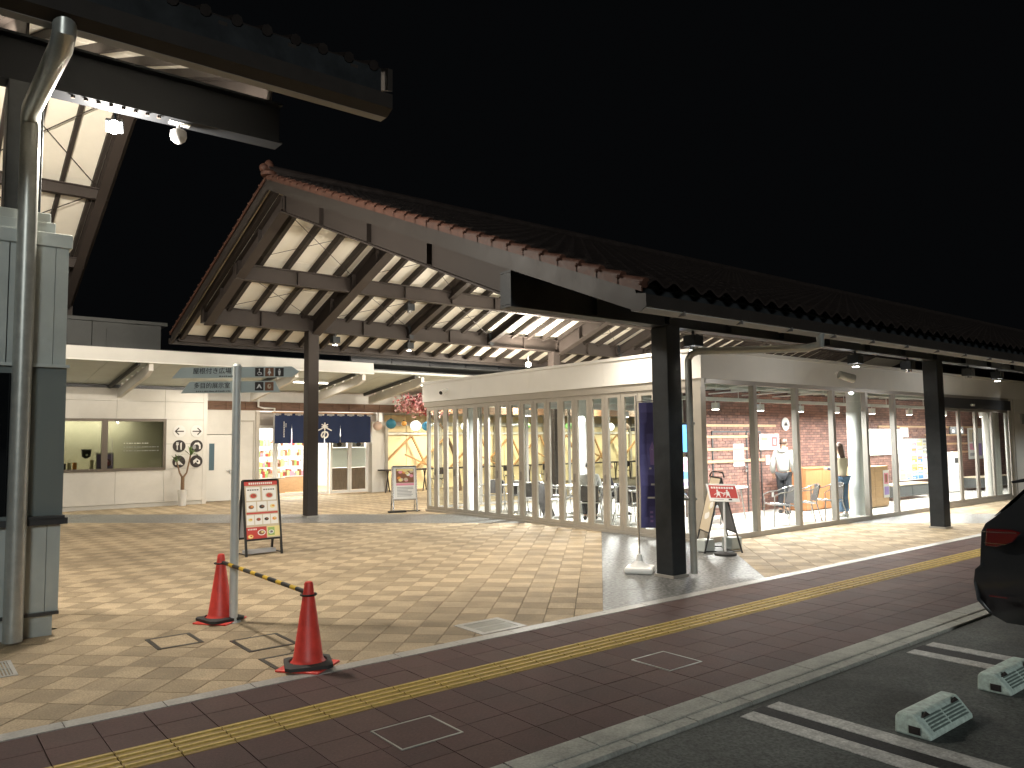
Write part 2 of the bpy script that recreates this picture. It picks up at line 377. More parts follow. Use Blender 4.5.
# convenient 2D card builder: flat print on a plane given by origin, right, up
class Card:
    def __init__(s, o, right, upv):
        s.o = Vector(o); s.r = Vector(right).normalized(); u = Vector(upv); s.u = (u - s.r * u.dot(s.r)).normalized(); s.n = s.r.cross(s.u); s.mb = MB(); s.mats = []
    def rect(s, x0, y0, x1, y1, m, lift=0.002):
        if m not in s.mats: s.mats.append(m)
        s.mb.cur = s.mats.index(m)
        P = lambda x, y: s.o + s.r * x + s.u * y + s.n * lift
        s.mb.face([P(x0, y0), P(x1, y0), P(x1, y1), P(x0, y1)])
    def poly(s, pts, m, lift=0.002):
        if m not in s.mats: s.mats.append(m)
        s.mb.cur = s.mats.index(m)
        s.mb.face([s.o + s.r * x + s.u * y + s.n * lift for x, y in pts])
    def disc(s, cx, cy, rx, ry, m, lift=0.003, n=14):
        s.poly([(cx + rx * math.cos(2 * math.pi * k / n), cy + ry * math.sin(2 * math.pi * k / n)) for k in range(n)], m, lift)
    def line(s, pts, w, m, lift=0.003):
        for (a, b) in zip(pts[:-1], pts[1:]):
            a = Vector(a); b = Vector(b); d = (b - a).normalized(); n = Vector((-d.y, d.x)) * w / 2; e = d * w * 0.25
            s.poly([a - n - e, b - n + e, b + n + e, a + n - e], m, lift)
    def part(s, name, parent): return part(name, s.mb, [M[k] for k in s.mats], parent)

# clip a convex polygon by half planes (a,b,c): keep a*x+b*y<=c
def clip(poly, planes):
    for a, b, c in planes:
        out = []
        for i in range(len(poly)):
            p, q = poly[i], poly[(i + 1) % len(poly)]
            dp, dq = a * p[0] + b * p[1] - c, a * q[0] + b * q[1] - c
            if dp <= 0: out.append(p)
            if (dp < 0 < dq) or (dq < 0 < dp):
                t = dp / (dp - dq); out.append((p[0] + t * (q[0] - p[0]), p[1] + t * (q[1] - p[1])))
        poly = out
        if len(poly) < 3: return []
    return poly
def area(poly): return abs(sum(poly[i][0] * poly[(i + 1) % len(poly)][1] - poly[(i + 1) % len(poly)][0] * poly[i][1] for i in range(len(poly)))) / 2
def slab(mb, poly, z, th=0.012, ch=0.0):
    n = len(poly)
    vs = [(x, y, z) for x, y in poly] + [(x, y, z - th) for x, y in poly]
    mb.add(vs, [tuple(range(n))] + [(i, i + n, (i + 1) % n + n, (i + 1) % n) for i in range(n)])
def in_view(x, y, z=0.0, mx=40, far=60):
    d = Vector((x, y, z - 1.8)); c = d.dot(fw)
    if c < 0.3 or c > far: return False
    px = 512 + FPX * d.dot(r2) / c; py = 384 - FPX * d.dot(u2) / c
    return -mx < px < 1024 + mx and -mx < py < 768 + mx

def pieces(name, parent, polys, z, mats, limit=300, th=0.012, jit=0.0012, pick=lambda p, i: 0):
    """ polys: list of (polygon, material index). nearest in view become parts, the rest one stuff part """
    def cen(p): return (sum(a for a, b in p) / len(p), sum(b for a, b in p) / len(p))
    items = []
    for p, mi in polys:
        c = cen(p); vis = in_view(c[0], c[1], z)
        items.append((0 if vis else 1, c[0] ** 2 + c[1] ** 2, p, mi, c))
    items.sort(key=lambda t: (t[0], t[1]))
    cache = {}
    rest = MB()
    for k, (vis, d, p, mi, c) in enumerate(items):
        dz = random.uniform(-jit, jit)
        if k < limit and vis == 0:
            key = (mi,) + tuple((round(a - c[0], 3), round(b - c[1], 3)) for a, b in p)
            if key not in cache:
                m = MB(); slab(m, [(a - c[0], b - c[1]) for a, b in p], 0, th); cache[key] = m.mesh(name, mats[mi])
            link(name, cache[key], parent, Vector((c[0], c[1], z + dz)) - wloc(parent))
        else:
            rest.cur = mi; slab(rest, p, z + dz, th)
    if rest.f:
        o = part(name + '_field', rest, mats, parent); o['kind'] = 'stuff'

# ================================================================== GROUND
KERB0, KERB1 = 3.26, 3.55     # kerb strip
WALK1, BORD1 = 5.79, 5.93
g = MB(); g.box(-400, BORD1, -0.3, 600, 600, -0.014)
plaza = struct('plaza', g, M['joint'])
g = MB(); g.box(-400, KERB1, -0.3, 600, BORD1 - 0.004, -0.014)
walk = struct('walkway', g, M['joint'])
g = MB(); g.box(-400, -400, -0.4, 600, KERB0 - 0.02, -0.10)
road = struct('parking_asphalt', g, M['asphalt'])
sq = 2 ** .5
T = 0.30
gap = 0.0032
cosd = 1 / sq
def st(s, t): return ((s - t) / sq, (s + t) / sq)    # s along (1,1), t along (-1,1)
tiles = []; gran = []
BX0, BX1, BY0, BY1 = 11.02, 40.0, 8.46, 17.62      # glass pavilion footprint
def is_granite(s, t):
    if -2.1 < t < 0: return True
    return 17.18 < s < 19.28
for i in range(-12, 112):
    for j in range(-75, 80):
        s0, t0 = 17.18 - 0.3 * 57 + i * T, j * T
        sc, tc = s0 + T / 2, t0 + T / 2
        x, y = st(sc, tc)
        if y < BORD1 - 0.3 or y > 31 or x < -6 or x > 34: continue
        if BX0 + 0.1 < x < BX1 and BY0 + 0.3 < y < BY1 - 0.3: continue
        if x < 1.2 and 8.9 < y < 12: continue
        if not in_view(x, y, 0, 160, 60): continue
        if is_granite(sc, tc): continue
        P = [st(s0 + gap, t0 + gap), st(s0 + T - gap, t0 + gap), st(s0 + T - gap, t0 + T - gap), st(s0 + gap, t0 + T - gap)]
        P = clip(P, [(0, -1, -(BORD1 + 0.004))])
        if not P or area(P) < 0.002: continue
        rnd = random.random()
        tiles.append((P, (0 if (i + j) % 2 else 1) if rnd > 0.12 else 2))
pieces('paving_tile', plaza, tiles, 0.0, [M['tileA'], M['tileB'], M['tileC']])
# granite bands: large honed slabs
for k in (0,):
    for i in range(-2, 40):
        s0 = i * 1.2
        for j in range(1):
            P = [st(s0 + .002, -2.1 + 5.8 * k), st(s0 + 1.2 - .002, -2.1 + 5.8 * k), st(s0 + 1.2 - .002, 5.8 * k), st(s0 + .002, 5.8 * k)]
            P = clip(P, [(0, -1, -(BORD1 + 0.004)), (1, 1, 17.18 * sq), (0, 1, 40)])
            if P and area(P) > .01 and any(in_view(a, b, 0, 300, 60) for a, b in P): gran.append((P, 0))
for j in range(-20, 20):
    P = [st(17.18, j * 1.2 + .002), st(19.28, j * 1.2 + .002), st(19.28, j * 1.2 + 1.2 - .002), st(17.18, j * 1.2 + 1.2 - .002)]
    P = clip(P, [(0, -1, -(BORD1 + 0.004))])
    if P and area(P) > .01 and any(in_view(a, b, 0, 300, 60) for a, b in P): gran.append((P, 0))
pieces('granite_slab', plaza, gran, 0.001, [M['granite']], jit=0.0004)
# border stones
bd = []
for i in range(-3, 60):
    x0 = 0.3 + i * 0.62
    bd.append(([(x0 + .003, WALK1 + .002), (x0 + .617, WALK1 + .002), (x0 + .617, BORD1 - .002), (x0 + .003, BORD1 - .002)], 0))
pieces('border_stone', walk, bd, 0.003, [M['border']], jit=0.0006)
# walkway slabs
rows = [(3.55, 3.86), (3.86, 4.17), (4.17, 4.48), (4.48, 4.83), (5.17, 5.46), (5.46, 5.785)]
ws = []
for (a, b) in rows:
    for i in range(-4, 120):
        x0 = 3.55 - 0.31 * 10 + i * 0.31
        if not in_view(x0, a, 0, 200, 80): continue
        ws.append(([(x0 + .003, a + .003), (x0 + .307, a + .003), (x0 + .307, b - .003), (x0 + .003, b - .003)], random.choice((0, 0, 1, 2))))
pieces('walkway_slab', walk, ws, 0.0, [M['redA'], M['redB'], M['redC']], jit=0.0009)
# tactile tiles with four raised bars
tm = MB(); tm.cur = 1; slab(tm, [(-.152, -.167), (.152, -.167), (.152, .167), (-.152, .167)], 0, .012)
tm.cur = 0
for q in (-.12, -.04, .04, .12):
    tm.prism([(q - .017, 0), (q + .017, 0), (q + .010, .009), (q - .010, .009)], 'x', -.150, .150)
tme = tm.mesh('tactile_tile', [M['yellow'], M['yelg']])
for i in range(-3, 100):
    x0 = 3.55 - 0.31 * 10 + i * 0.31 + .155
    if in_view(x0, 5.0, 0, 120, 60): link('tactile_tile', tme, walk, (x0, 5.0, .001))
# kerb stones: flat top + lower outer lip
km = MB()
km.prism([(KERB0 + .11, -.12), (KERB1 - .003, -.12), (KERB1 - .003, .001), (KERB0 + .125, .001), (KERB0 + .11, -.004)], 'x', .003, .597)
kl = MB()
kl.prism([(KERB0, -.13), (KERB0 + .108, -.13), (KERB0 + .110, -.007), (KERB0 + .012, -.007), (KERB0, -.018)], 'x', .003, .597)
g = MB(); g.box(-400, KERB0 + .002, -0.3, 600, KERB1 - .002, -0.13)
kerb = struct('kerb', g, M['kerb'])
kme = km.mesh('kerb_stone', M['kerb'], (0, KERB0, 0)); kle = kl.mesh('gutter_block', M['kerb'], (0, KERB0, 0))
for i in range(-2, 60):
    x0 = 3.91 - 0.585 * 6 + i * 0.585
    if in_view(x0, 3.4, 0, 300, 80):
        o = link('kerb_stone', kme, kerb, (x0, KERB0, random.uniform(-.001, .002))); o.scale.x = .965
        o = link('gutter_block', kle, kerb, (x0 + .2, KERB0, random.uniform(-.002, .001))); o.scale.x = .965
# parking asphalt strip at kerb level (the bays lie almost flush with the kerb lip)
g = MB(); g.box(-400, -400, -0.09, 600, KERB0 - 0.012, -0.026)
o = struct('parking_surface', g, M['asphalt'])
for xa in (4.42, 6.78, 9.16):
    wv = 0.15
    for dx in (0, .30 if xa < 6 else .36):
        g = MB(); g.box(xa + dx, -4, -.026, xa + dx + wv, 3.17, -.021)
        struct('parking_line', g, M['paint'])
    g = MB(); g.box(xa + wv + .01, -4, -.026, xa + (.29 if xa < 6 else .35), 3.19, -.023)
    struct('asphalt_patch', g, M['asphaltd'])

def frame_cover(name, x0, y0, x1, y1, label, mats, z=0.002, grate=False, inner=None, w=.035, cat='manhole cover'):
    c = ((x0 + x1) / 2, (y0 + y1) / 2, 0)
    t = thing(name, label, cat, c)
    m = MB()
    for b in ((x0, y0, x1, y0 + w), (x0, y1 - w, x1, y1), (x0, y0 + w, x0 + w, y1 - w), (x1 - w, y0 + w, x1, y1 - w)):
        m.box(b[0], b[1], z - .01, b[2], b[3], z + .003)
    part('cover_frame', m, mats, t)
    if grate:
        m = MB(); n = int((x1 - x0 - 2 * w) / .022)
        for i in range(n):
            xx = x0 + w + (i + .5) * (x1 - x0 - 2 * w) / n; m.box(xx - .006, y0 + w, z - .01, xx + .006, y1 - w, z + .001)
        m.box(x0 + w, (y0 + y1) / 2 - .01, z - .01, x1 - w, (y0 + y1) / 2 + .01, z + .0015)
        o = part('grating', m, M['pipe'], t); 
    elif inner:
        m = MB(); m.box(x0 + w + .004, y0 + w + .004, z - .01, x1 - w - .004, y1 - w - .004, z + .0025); part('inlay', m, inner, t)
    return t
dk = mat('cover_dark_metal', (0.05, 0.042, 0.036), 0.5, 0.4)
frame_cover('manhole_cover', 1.88, 7.42, 2.28, 7.88, 'square dark framed cover in the pale paving nearest the left grating', dk, inner=M['tileA'])
frame_cover('manhole_cover', 2.47, 6.80, 2.92, 7.31, 'square dark framed cover in the pale paving between the two red cones', dk, inner=M['tileC'])
frame_cover('manhole_cover', 2.45, 6.05, 2.93, 6.53, 'square dark framed cover partly hidden under the front red cone', dk, inner=M['tileA'])
frame_cover('drain_grate', 4.36, 5.95, 4.90, 6.43, 'square pale metal drain grate in the paving beside the red walkway', M['border'], grate=True, w=.06, cat='drain grate')
frame_cover('drain_grate', 0.40, 7.36, 0.83, 7.90, 'grey metal drain grating at the left edge below the clad pillar', M['border'], grate=True, w=.03, cat='drain grate')
frame_cover('manhole_cover', 2.39, 4.07, 2.83, 4.46, 'square bronze framed cover in the red walkway, the nearer one', M['pipe'], inner=M['redB'], w=.013)
frame_cover('manhole_cover', 4.79, 4.07, 5.19, 4.48, 'square grey framed cover in the red walkway, the farther one', M['pipe'], inner=M['redA'], w=.012)

# ================================================================== MAIN CANOPY
canopy = thing('open_canopy', 'large open gabled canopy with brown steel frame and tiled roof over the square', 'canopy', (8.15, 6.8, 0))
GX = 5.2                       # gable plane
XE = 70.0
RV, RZ = 13.72, 6.50           # underside of barge at the ridge
SN, SF = 0.392, 0.352          # near and far slopes
EN, EF = 4.66, 19.95
def zr(v, off=0.0): return (RZ - SN * (RV - v) if v < RV else RZ - SF * (v - RV)) + off
def colbox(x, y, z0, z1, w=.28, name='column', m=None):
    c = MB(); c.box(x - w/2, y - w/2, z0, x + w/2, y + w/2, z1); o = part(name, c, m or M['steel'], canopy, bevel=.012)
    b = MB(); b.box(x - w/2 - .02, y - w/2 - .02, 0, x + w/2 + .02, y + w/2 + .02, .035)
    pb = link('base_plate', b.mesh('base_plate', M['frameg'], wloc(o)), o)
    return o
NV, FV = 6.82, 18.25
for x in (8.11, 16.27, 24.5, 32.8):
    colbox(x, NV, 0, 3.32, m=M['steeld'])
    colbox(x, FV, 0, 4.62)
# longitudinal beams (along x)
def lbeam(x0, x1, v, zb, zt, w=.2, name='beam', m=None):
    b = MB(); b.ibeam((x0, v, (zb + zt) / 2), (x1, v, (zb + zt) / 2), w, zt - zb)
    x = x0
    while x < min(x1, 34):
        b.box(x, v - w/2 + .004, zb + .03, x + .016, v + w/2 - .004, zt - .03); x += 1.366
    return part(name, b, m or M['steel'], canopy)
lbeam(5.36, XE, NV, 3.32, 3.74, m=M['steeld'])
lbeam(5.42, XE, FV, 4.62, 5.02)
lbeam(5.45, XE, 16.15, 5.28, 5.62, .18, 'purlin_beam')
lbeam(5.75, XE, 9.6, 4.52, 4.86, .18, 'purlin_beam')
lbeam(5.5, XE, RV, 6.12, 6.44, .18, 'ridge_beam')
b = MB(); b.ibeam((GX + .15, EF - .1, zr(EF - .1, .09)), (XE, EF - .1, zr(EF - .1, .09)), .1, .16); part('eave_beam', b, M['steel'], canopy)
# main rafters
def rafter(x, w, h, top, name, m, v0=EN + .3, v1=EF - .2):
    for a, c in ((v0, RV), (RV, v1)):
        b = MB(); b.ibeam((x, a, zr(a, top - h/2)), (x, c, zr(c, top - h/2)), w, h)
        nn = 3
        if h > .3:
            for k in range(1, nn + 1):
                vv = a + (c - a) * k / (nn + 1); b.bar((x, vv, zr(vv, top - .03)), (x, vv, zr(vv, top - h + .03)), w - .02, .016, (0, 1, 0))
        part(name, b, m, canopy)
rafter(5.55, .2, .34, -.02, 'main_rafter', M['steel'], EN + 2.3, FV)
for x in (8.18, 16.42, 24.62, 32.8):
    rafter(x, .24, .42, .02, 'main_rafter', M['steel'], NV, FV)
for k, x in enumerate((10.93, 13.68, 19.15, 21.9)):
    rafter(x, .16, .24, .02, 'main_rafter', M['steel'], NV, FV)
    b = MB()
    b.prism([(x - .13, 5.02), (x + .13, 5.02), (x + .05, 4.64), (x - .05, 4.64)], 'y', FV - .18, FV - .165); part('haunch_plate', b, M['steeld'], canopy)
# small rafters and white soffit boards
pitch = 0.61
nr = int((XE - 6 - GX) / pitch)
rx = [5.42 + pitch * i for i in range(nr)]
for i, x in enumerate(rx):
    if i > 44: break
    b = MB(); b.bar((x, RV, zr(RV, .115)), (x, EF - .15, zr(EF - .15, .115)), .09, .17); part('rafter', b, M['rafter'], canopy)
    if i < 24:
        b = MB(); b.bar((x, EN + .12, zr(EN + .12, .115)), (x, RV, zr(RV, .115)), .11, .17); part('rafter', b, M['rafter'], canopy)
cutsF = [RV, 14.9, 16.15, 17.3, 18.25, EF - .14]
cutsN = [EN + .1, NV, 9.6, RV]
for i in range(nr - 1):
    x0, x1 = rx[i] + .048, rx[i + 1] - .048
    if i == 0: xs = [(GX + .03, rx[0] - .048), (x0, x1)]
    else: xs = [(x0, x1)]
    for (x0, x1) in xs:
        if i <= 43:
            for a, c in zip(cutsF[:-1], cutsF[1:]):
                b = MB(); w_ = random.uniform(-.004, .004)
                b.bar(((x0 + x1) / 2, a + .004, zr(a + .004, .19 + w_)), ((x0 + x1) / 2, c - .004, zr(c - .004, .19 + w_)), x1 - x0, .02); part('soffit_board', b, M['soffit'], canopy)
        if i < 12:
            for a, c in zip(cutsN[:-1], cutsN[1:]):
                b = MB(); b.bar(((x0 + x1) / 2, a + .004, zr(a + .004, .19)), ((x0 + x1) / 2, c - .004, zr(c - .004, .19)), x1 - x0, .02); part('soffit_board', b, M['soffit'], canopy)
b = MB()
b.bar((19.1 + GX/2, EN + .1, zr(EN + .1, .215)), (19.1 + GX/2, RV, zr(RV, .215)), 38 - GX, .02); b.bar((19.1 + GX/2, RV, zr(RV, .215)), (19.1 + GX/2, EF - .1, zr(EF - .1, .215)), 38 - GX, .02)
part('roof_deck', b, M['soffit'], canopy)
# brace rods in the slope plane
for x0, x1 in ((5.6, 8.1), (8.3, 10.9), (10.95, 13.6), (13.7, 16.3), (16.5, 19.1), (19.2, 21.8)):
    for a, c in ((RV + .3, 16.0), (16.3, 18.1)):
        b = MB(); b.tube([(x0, a, zr(a, -.06)), (x1, c, zr(c, -.06))], .0065, 5); b.tube([(x1, a, zr(a, -.03)), (x0, c, zr(c, -.03))], .0065, 5)
        for (xa, ya) in ((.45, .55), (.62, .62)):
            pass
        part('brace_rods', b, M['rafter'], canopy)
# barge boards
th = .235
b = MB(); b.prism([(EN, zr(EN)), (RV, zr(RV)), (RV, zr(RV, th + .02)), (EN + .06, zr(EN + .06, th))], 'x', GX, GX + .045); part('barge_board', b, M['barge'], canopy)
b = MB(); b.prism([(EF, zr(EF)), (EF - .05, zr(EF - .05, th)), (RV, zr(RV, th + .02)), (RV, zr(RV))], 'x', GX, GX + .045); part('barge_board', b, M['barge'], canopy)
# gutter: half box along the near eave, pale underside rim, hangers
b = MB(); b.prism([(EN - .10, 2.99), (EN - .02, 2.955), (EN + .06, 2.97), (EN + .06, 3.10), (EN + .05, 3.10), (EN + .05, 2.985), (EN - .02, 2.97), (EN - .09, 3.0), (EN - .09, 3.10), (EN - .10, 3.10)], 'x', GX - .02, XE)
gut = part('gutter', b, M['barge'], canopy)
b = MB(); b.prism([(EN - .105, 2.985), (EN - .02, 2.945), (EN + .075, 2.965), (EN + .075, 3.13), (EN - .105, 3.105)], 'x', GX - .034, GX - .021); part('gutter_end', b, M['barge'], gut)
b = MB(); b.prism([(EN - .085, 2.984), (EN - .02, 2.949), (EN + .055, 2.964), (EN + .055, 2.960), (EN - .02, 2.944), (EN - .087, 2.979)], 'x', GX - .02, XE); part('gutter_underside', b, M['fasciag'], gut)
for x in [GX + .5 + .9 * i for i in range(22)]:
    b = MB(); b.box(x - .01, EN - .105, 2.95, x + .01, EN + .06, 2.99); part('gutter_bracket', b, M['gutter'], gut)
b = MB(); b.box(GX + .02, EN + .07, 3.0, XE, EN + .1, 3.2); part('eave_board', b, M['steeld'], canopy)
b = MB(); b.prism([(EF + .0, zr(EF, -.02)), (EF + .12, zr(EF, .0)), (EF + .12, zr(EF, .13)), (EF, zr(EF, .13))], 'x', GX - .02, XE); part('gutter', b, M['barge'], canopy)
# downpipe from gutter running back to the front column
pz = [(8.17, 4.62, 2.98), (8.17, 4.62, 2.86), (8.2, 4.8, 2.84), (8.23, 6.4, 2.96), (8.25, 6.5, 2.94), (8.25, 6.56, 2.86), (8.25, 6.56, 0.05)]
b = MB(); b.tube(pz, .048, 12)
dp = part('downpipe', b, M['pipe'], canopy, smooth=True)
for z in (1.0, 2.0):
    b = MB(); b.box(8.22, 6.55, z, 8.34, 6.67, z + .03); part('pipe_clip', b, M['pipe'], dp)
# roof tiles: curved pan-and-roll profile
def tile_verts(w=.265, l=.30, th=.018):
    pr = []
    n = 7
    for k in range(n + 1):
        x = w * k / n; t = k / n
        z = .032 * math.sin(t * math.pi * 2 - .9) + .01
        pr.append((x, z))
    return pr, l, th
def add_tile(mb, x, v, near=True, lift=0.0):
    pr, l, th_ = tile_verts()
    sl = SN if near else SF; d = 1 if near else -1
    c = 1 / math.sqrt(1 + sl * sl)
    dv, dz = c * l * 1.12 * d, sl * c * l * 1.12
    z0 = zr(v, .29 + lift)
    vs = []
    for a, z in pr: vs.append((x + a, v, z0 + z + .022))
    for a, z in pr: vs.append((x + a, v + dv, z0 + z + dz - .004))
    for a, z in pr: vs.append((x + a, v, z0 + z - .006))
    n = len(pr)
    fs = [(i, i + 1, i + 1 + n, i + n) if near else (i, i + n, i + 1 + n, i + 1) for i in range(n - 1)] + [(i + 2 * n, i + 1 + 2 * n, i + 1, i) for i in range(n - 1)]
    mb.add(vs, fs)
m = MB(); add_tile(m, 0, EN - .06)
tv = m.mesh('roof_tile', M['rtiled'], (0, EN - .06, zr(EN - .06)), smooth=True)
step = .28
ctr = 0; rest = MB()
ntx = 244
for r_ in range(int((RV - EN) / step) + 1):
    v = EN - .06 + r_ * step
    if v > RV - .1: break
    for i in range(ntx):
        x = GX + .05 + i * .265
        if ctr < 300 and r_ < 3 and i < 100:
            link('roof_tile', tv, canopy, Vector((x, v, zr(v) + random.uniform(-.003, .003))) - wloc(canopy)); ctr += 1
        else: add_tile(rest, x, v, lift=random.uniform(-.003, .003))
o = part('roof_tile_field', rest, M['rtiled'], canopy, smooth=True); o['kind'] = 'stuff'
rest = MB()
b = MB()
b.bar((GX + 32, RV, zr(RV, .25)), (GX + 32, EF, zr(EF, .25)), 64, .03); part('far_roof_covering', b, M['rtiled'], canopy)
# verge tiles: short overlapping rolls with a dropped lip over the barge board
def verge(a, c, name='verge_tile'):
    n = int(abs(c - a) / .27)
    for k in range(n):
        v0 = a + (c - a) * k / n; v1 = a + (c - a) * (k + 1.06) / n
        m_ = MB(); z0, z1 = zr(v0, .235), zr(min(v1, RV) if c > a else max(v1, RV), .235)
        rr = .085
        pts = [(GX + .03, v0, z0 + .05), (GX + .03, v1, z1 + .025)]
        m_.tube(pts, [rr * .58, rr * .50], 10)
        m_.prism([(v0, z0 - .035), (v1, z1 - .035), (v1, z1 + .03), (v0, z0 + .04)], 'x', GX - .03, GX - .012)
        m_.sphere((GX - .03, v0 + .01 * (1 if c > a else -1), z0 + .04), .02, 8, 5)
        part(name, m_, M['rtile'], canopy, smooth=True)
verge(EN - .05, RV - .05); verge(EF, RV + .05)
# ridge
b = MB(); b.tube([(GX, RV, zr(RV, .36)), (XE - 4, RV, zr(RV, .36))], .11, 10); b.box(GX + .02, RV - .09, zr(RV, .2), XE - 4, RV + .09, zr(RV, .34)); part('ridge_cap', b, M['rtiled'], canopy, smooth=True)
b = MB(); b.lathe([(.14, 0), (.15, .06), (.09, .12), (.10, .2), (.06, .28), (.02, .31)], (GX + .03, RV, zr(RV, .26)), 10); b.sphere((GX - .06, RV, zr(RV, .40)), .09, 10, 6)
part('ridge_end_tile', b, M['rtile'], canopy, smooth=True)

# ================================================================== LEFT CANOPY
lc = thing('open_canopy', 'tall gabled canopy at the left edge with clad pillar, pale soffit and long gutter', 'canopy', (1.0, 8.9, 0))
LE, LR, LF = 6.42, 16.1, 24.0
LSN, LSF = .39, .42
LZ = 9.0
LX1 = 3.62
LX0 = -6.0
def zl(v, off=0.0): return (LZ - LSN * (LR - v) if v < LR else LZ - LSF * (v - LR)) + off
LB = 9.0
b = MB(); b.box(.74, 8.86, 4.08, 1.05, 9.16, 5.45); part('column', b, M['steeld'], lc, bevel=.01)
b = MB(); b.ibeam((LX0, LB, 5.70), (3.55, LB, 5.70), .24, .50); part('beam', b, mat('near_black_steel', (0.011, 0.012, 0.014), 0.6, spec=0.1), lc)
for i in range(8):
    b = MB(); b.tube([(2.15 - .12 * i, LB - .08, 5.45), (2.15 - .12 * i, LB - .08, 5.42)], .022, 6); part('bolt', b, M['steel'], lc)
for v, n_ in ((19.3, 'purlin_beam'), (21.9, 'purlin_beam')):
    b = MB(); b.ibeam((LX0, v, zl(v, -.13)), (LX1 - .05, v, zl(v, -.13)), .16, .26); part(n_, b, M['steel'], lc)
b = MB(); b.ibeam((LX0, LR, LZ - .2), (LX1, LR, LZ - .2), .16, .3); part('ridge_beam', b, M['steel'], lc)
for x in (3.45, .9, -2.4):
    for a, c in ((LB if x != .9 else LB, LR), (LR, LF - .3)):
        b = MB(); b.ibeam((x, a, zl(a, -.13)), (x, c, zl(c, -.13)), .2, .3); part('main_rafter', b, M['steel'], lc)
lrx = [3.3 - .62 * i for i in range(13)]
for x in lrx:
    b = MB(); b.bar((x, LE + .1, zl(LE + .1, .09)), (x, LR, zl(LR, .09)), .075, .14); part('rafter', b, M['rafter'], lc)
    b = MB(); b.bar((x, LR, zl(LR, .09)), (x, LF - .1, zl(LF - .1, .09)), .075, .14); part('rafter', b, M['rafter'], lc)
ls = [LX1] + [x for x in lrx]
for x1, x0 in zip(ls[:-1], ls[1:]):
    for a, c in ((LE + .1, 9.0), (9.0, 12.5), (12.5, LR), (LR, 19.3), (19.3, 21.9), (21.9, LF - .1)):
        b = MB(); b.bar(((x0 + x1) / 2, a + .004, zl(a, .165)), ((x0 + x1) / 2, c - .004, zl(c, .165)), (x1 - x0) - .08, .02); part('soffit_board', b, M['soffit'], lc)
b = MB(); b.bar((-1.2, LE + .1, zl(LE + .1, .2)), (-1.2, LR, zl(LR, .2)), 9.6, .03); b.bar((-1.2, LR, zl(LR, .2)), (-1.2, LF, zl(LF, .2)), 9.6, .03); part('roof_covering', b, M['rtiled'], lc)
for (x0, x1, a, c) in ((.95, 3.35, LR + .3, 19.2), (.95, 3.35, 19.4, 21.8), (.95, 3.35, 22.0, LF - .4)):
    b = MB(); b.tube([(x0, a, zl(a, -.03)), (x1, c, zl(c, -.03))], .012, 5); b.tube([(x1, a, zl(a, -.06)), (x0, c, zl(c, -.06))], .012, 5); part('brace_rods', b, M['rafter'], lc)
b = MB(); b.prism([(LE, zl(LE)), (LR, zl(LR)), (LR, zl(LR, .26)), (LE, zl(LE, .22))], 'x', LX1, LX1 + .05); part('barge_board', b, M['barge'], lc)
b = MB(); b.prism([(LF, zl(LF, -.06)), (LF, zl(LF, .2)), (LR, zl(LR, .26)), (LR, zl(LR, -.04))], 'x', LX1, LX1 + .05); part('barge_board', b, M['barge'], lc)
b = MB(); b.box(LX1 - .28, LF - .12, zl(LF, -.75), LX1 + .04, LF, zl(LF, -.02)); part('barge_return', b, M['steel'], lc)
b = MB(); b.prism([(LE - .14, 4.98), (LE - .03, 4.93), (LE + .08, 4.95), (LE + .08, 5.12), (LE - .14, 5.12)], 'x', LX0, LX1 - .03); lg = part('gutter', b, M['barge'], lc)
b = MB(); b.box(LX0, LE - .03, 4.925, LX1 - .04, LE + .075, 4.932); part('gutter_underside', b, M['gutter'], lg)
b = MB(); b.box(LX0, LE + .085, 5.0, LX1 - .03, LE + .105, 5.46); part('eave_board', b, M['steeld'], lc)
for i in range(30):
    x = LX1 - .12 - i * .265
    m_ = MB(); m_.tube([(x, LE + .06, zl(LE + .06, .215)), (x, LE + .5, zl(LE + .5, .215))], [.05, .05], 8); part('eave_tile', m_, M['rtiled'], lc, smooth=True)
# clad kiosk pillar under the left canopy
b = MB()
for x0, x1 in ((-3.0, -1.1), (-1.09, .78), (.79, 1.165), (1.17, 1.28)):
    b.box(x0, 8.65, .22, x1, 10.2, 3.76)
pc = part('pillar_cladding', b, M['clad'], lc)
b = MB(); b.box(-3, 8.63, 3.76, 1.31, 10.25, 3.90); part('pillar_cap', b, M['clad2'], lc, bevel=.01)
b = MB(); b.box(.55, 8.72, 3.90, 1.17, 9.35, 4.02); b.box(.58, 8.76, 4.02, 1.13, 9.3, 4.12); part('pillar_plinth', b, M['clad2'], lc, bevel=.01)
b = MB(); b.box(-3, 8.69, 0, 1.24, 10.1, .22); part('pillar_base', b, M['clad'], lc)
b = MB(); b.box(-3, 8.62, .205, 1.285, 8.65, .235); part('base_flashing', b, M['framed'], lc)
b = MB(); b.box(-3, 8.575, 1.06, 1.33, 8.66, 1.12); b.box(.99, 8.55, 1.12, 1.30, 8.66, 1.145); part('sill', b, M['framed'], lc)
b = MB(); b.box(-3.0, 8.635, 1.12, 1.29, 8.655, 2.57); part('window_band', b, mat('pillar_dark_panel', (0.17, 0.195, 0.19), 0.35, 0.1), lc)
b = MB(); b.box(.16, 8.62, 1.16, .62, 8.632, 2.5); part('window_pane', b, M['carg'], lc); b = MB(); b.box(.66, 8.62, 1.16, .84, 8.632, 2.5); part('window_pane', b, M['carg'], lc); b = MB(); b.box(-3.0, 8.6, 2.57, 1.31, 8.65, 2.60)
part('window_head', b, M['clad2'], lc)
b = MB(); b.tube([(.87, LE - .03, 5.03), (.87, LE - .03, 4.88), (.87, LE + .1, 4.82), (.89, 8.35, 5.0), (.90, 8.5, 4.96), (.905, 8.53, 4.86), (.905, 8.53, .02)], .082, 16)
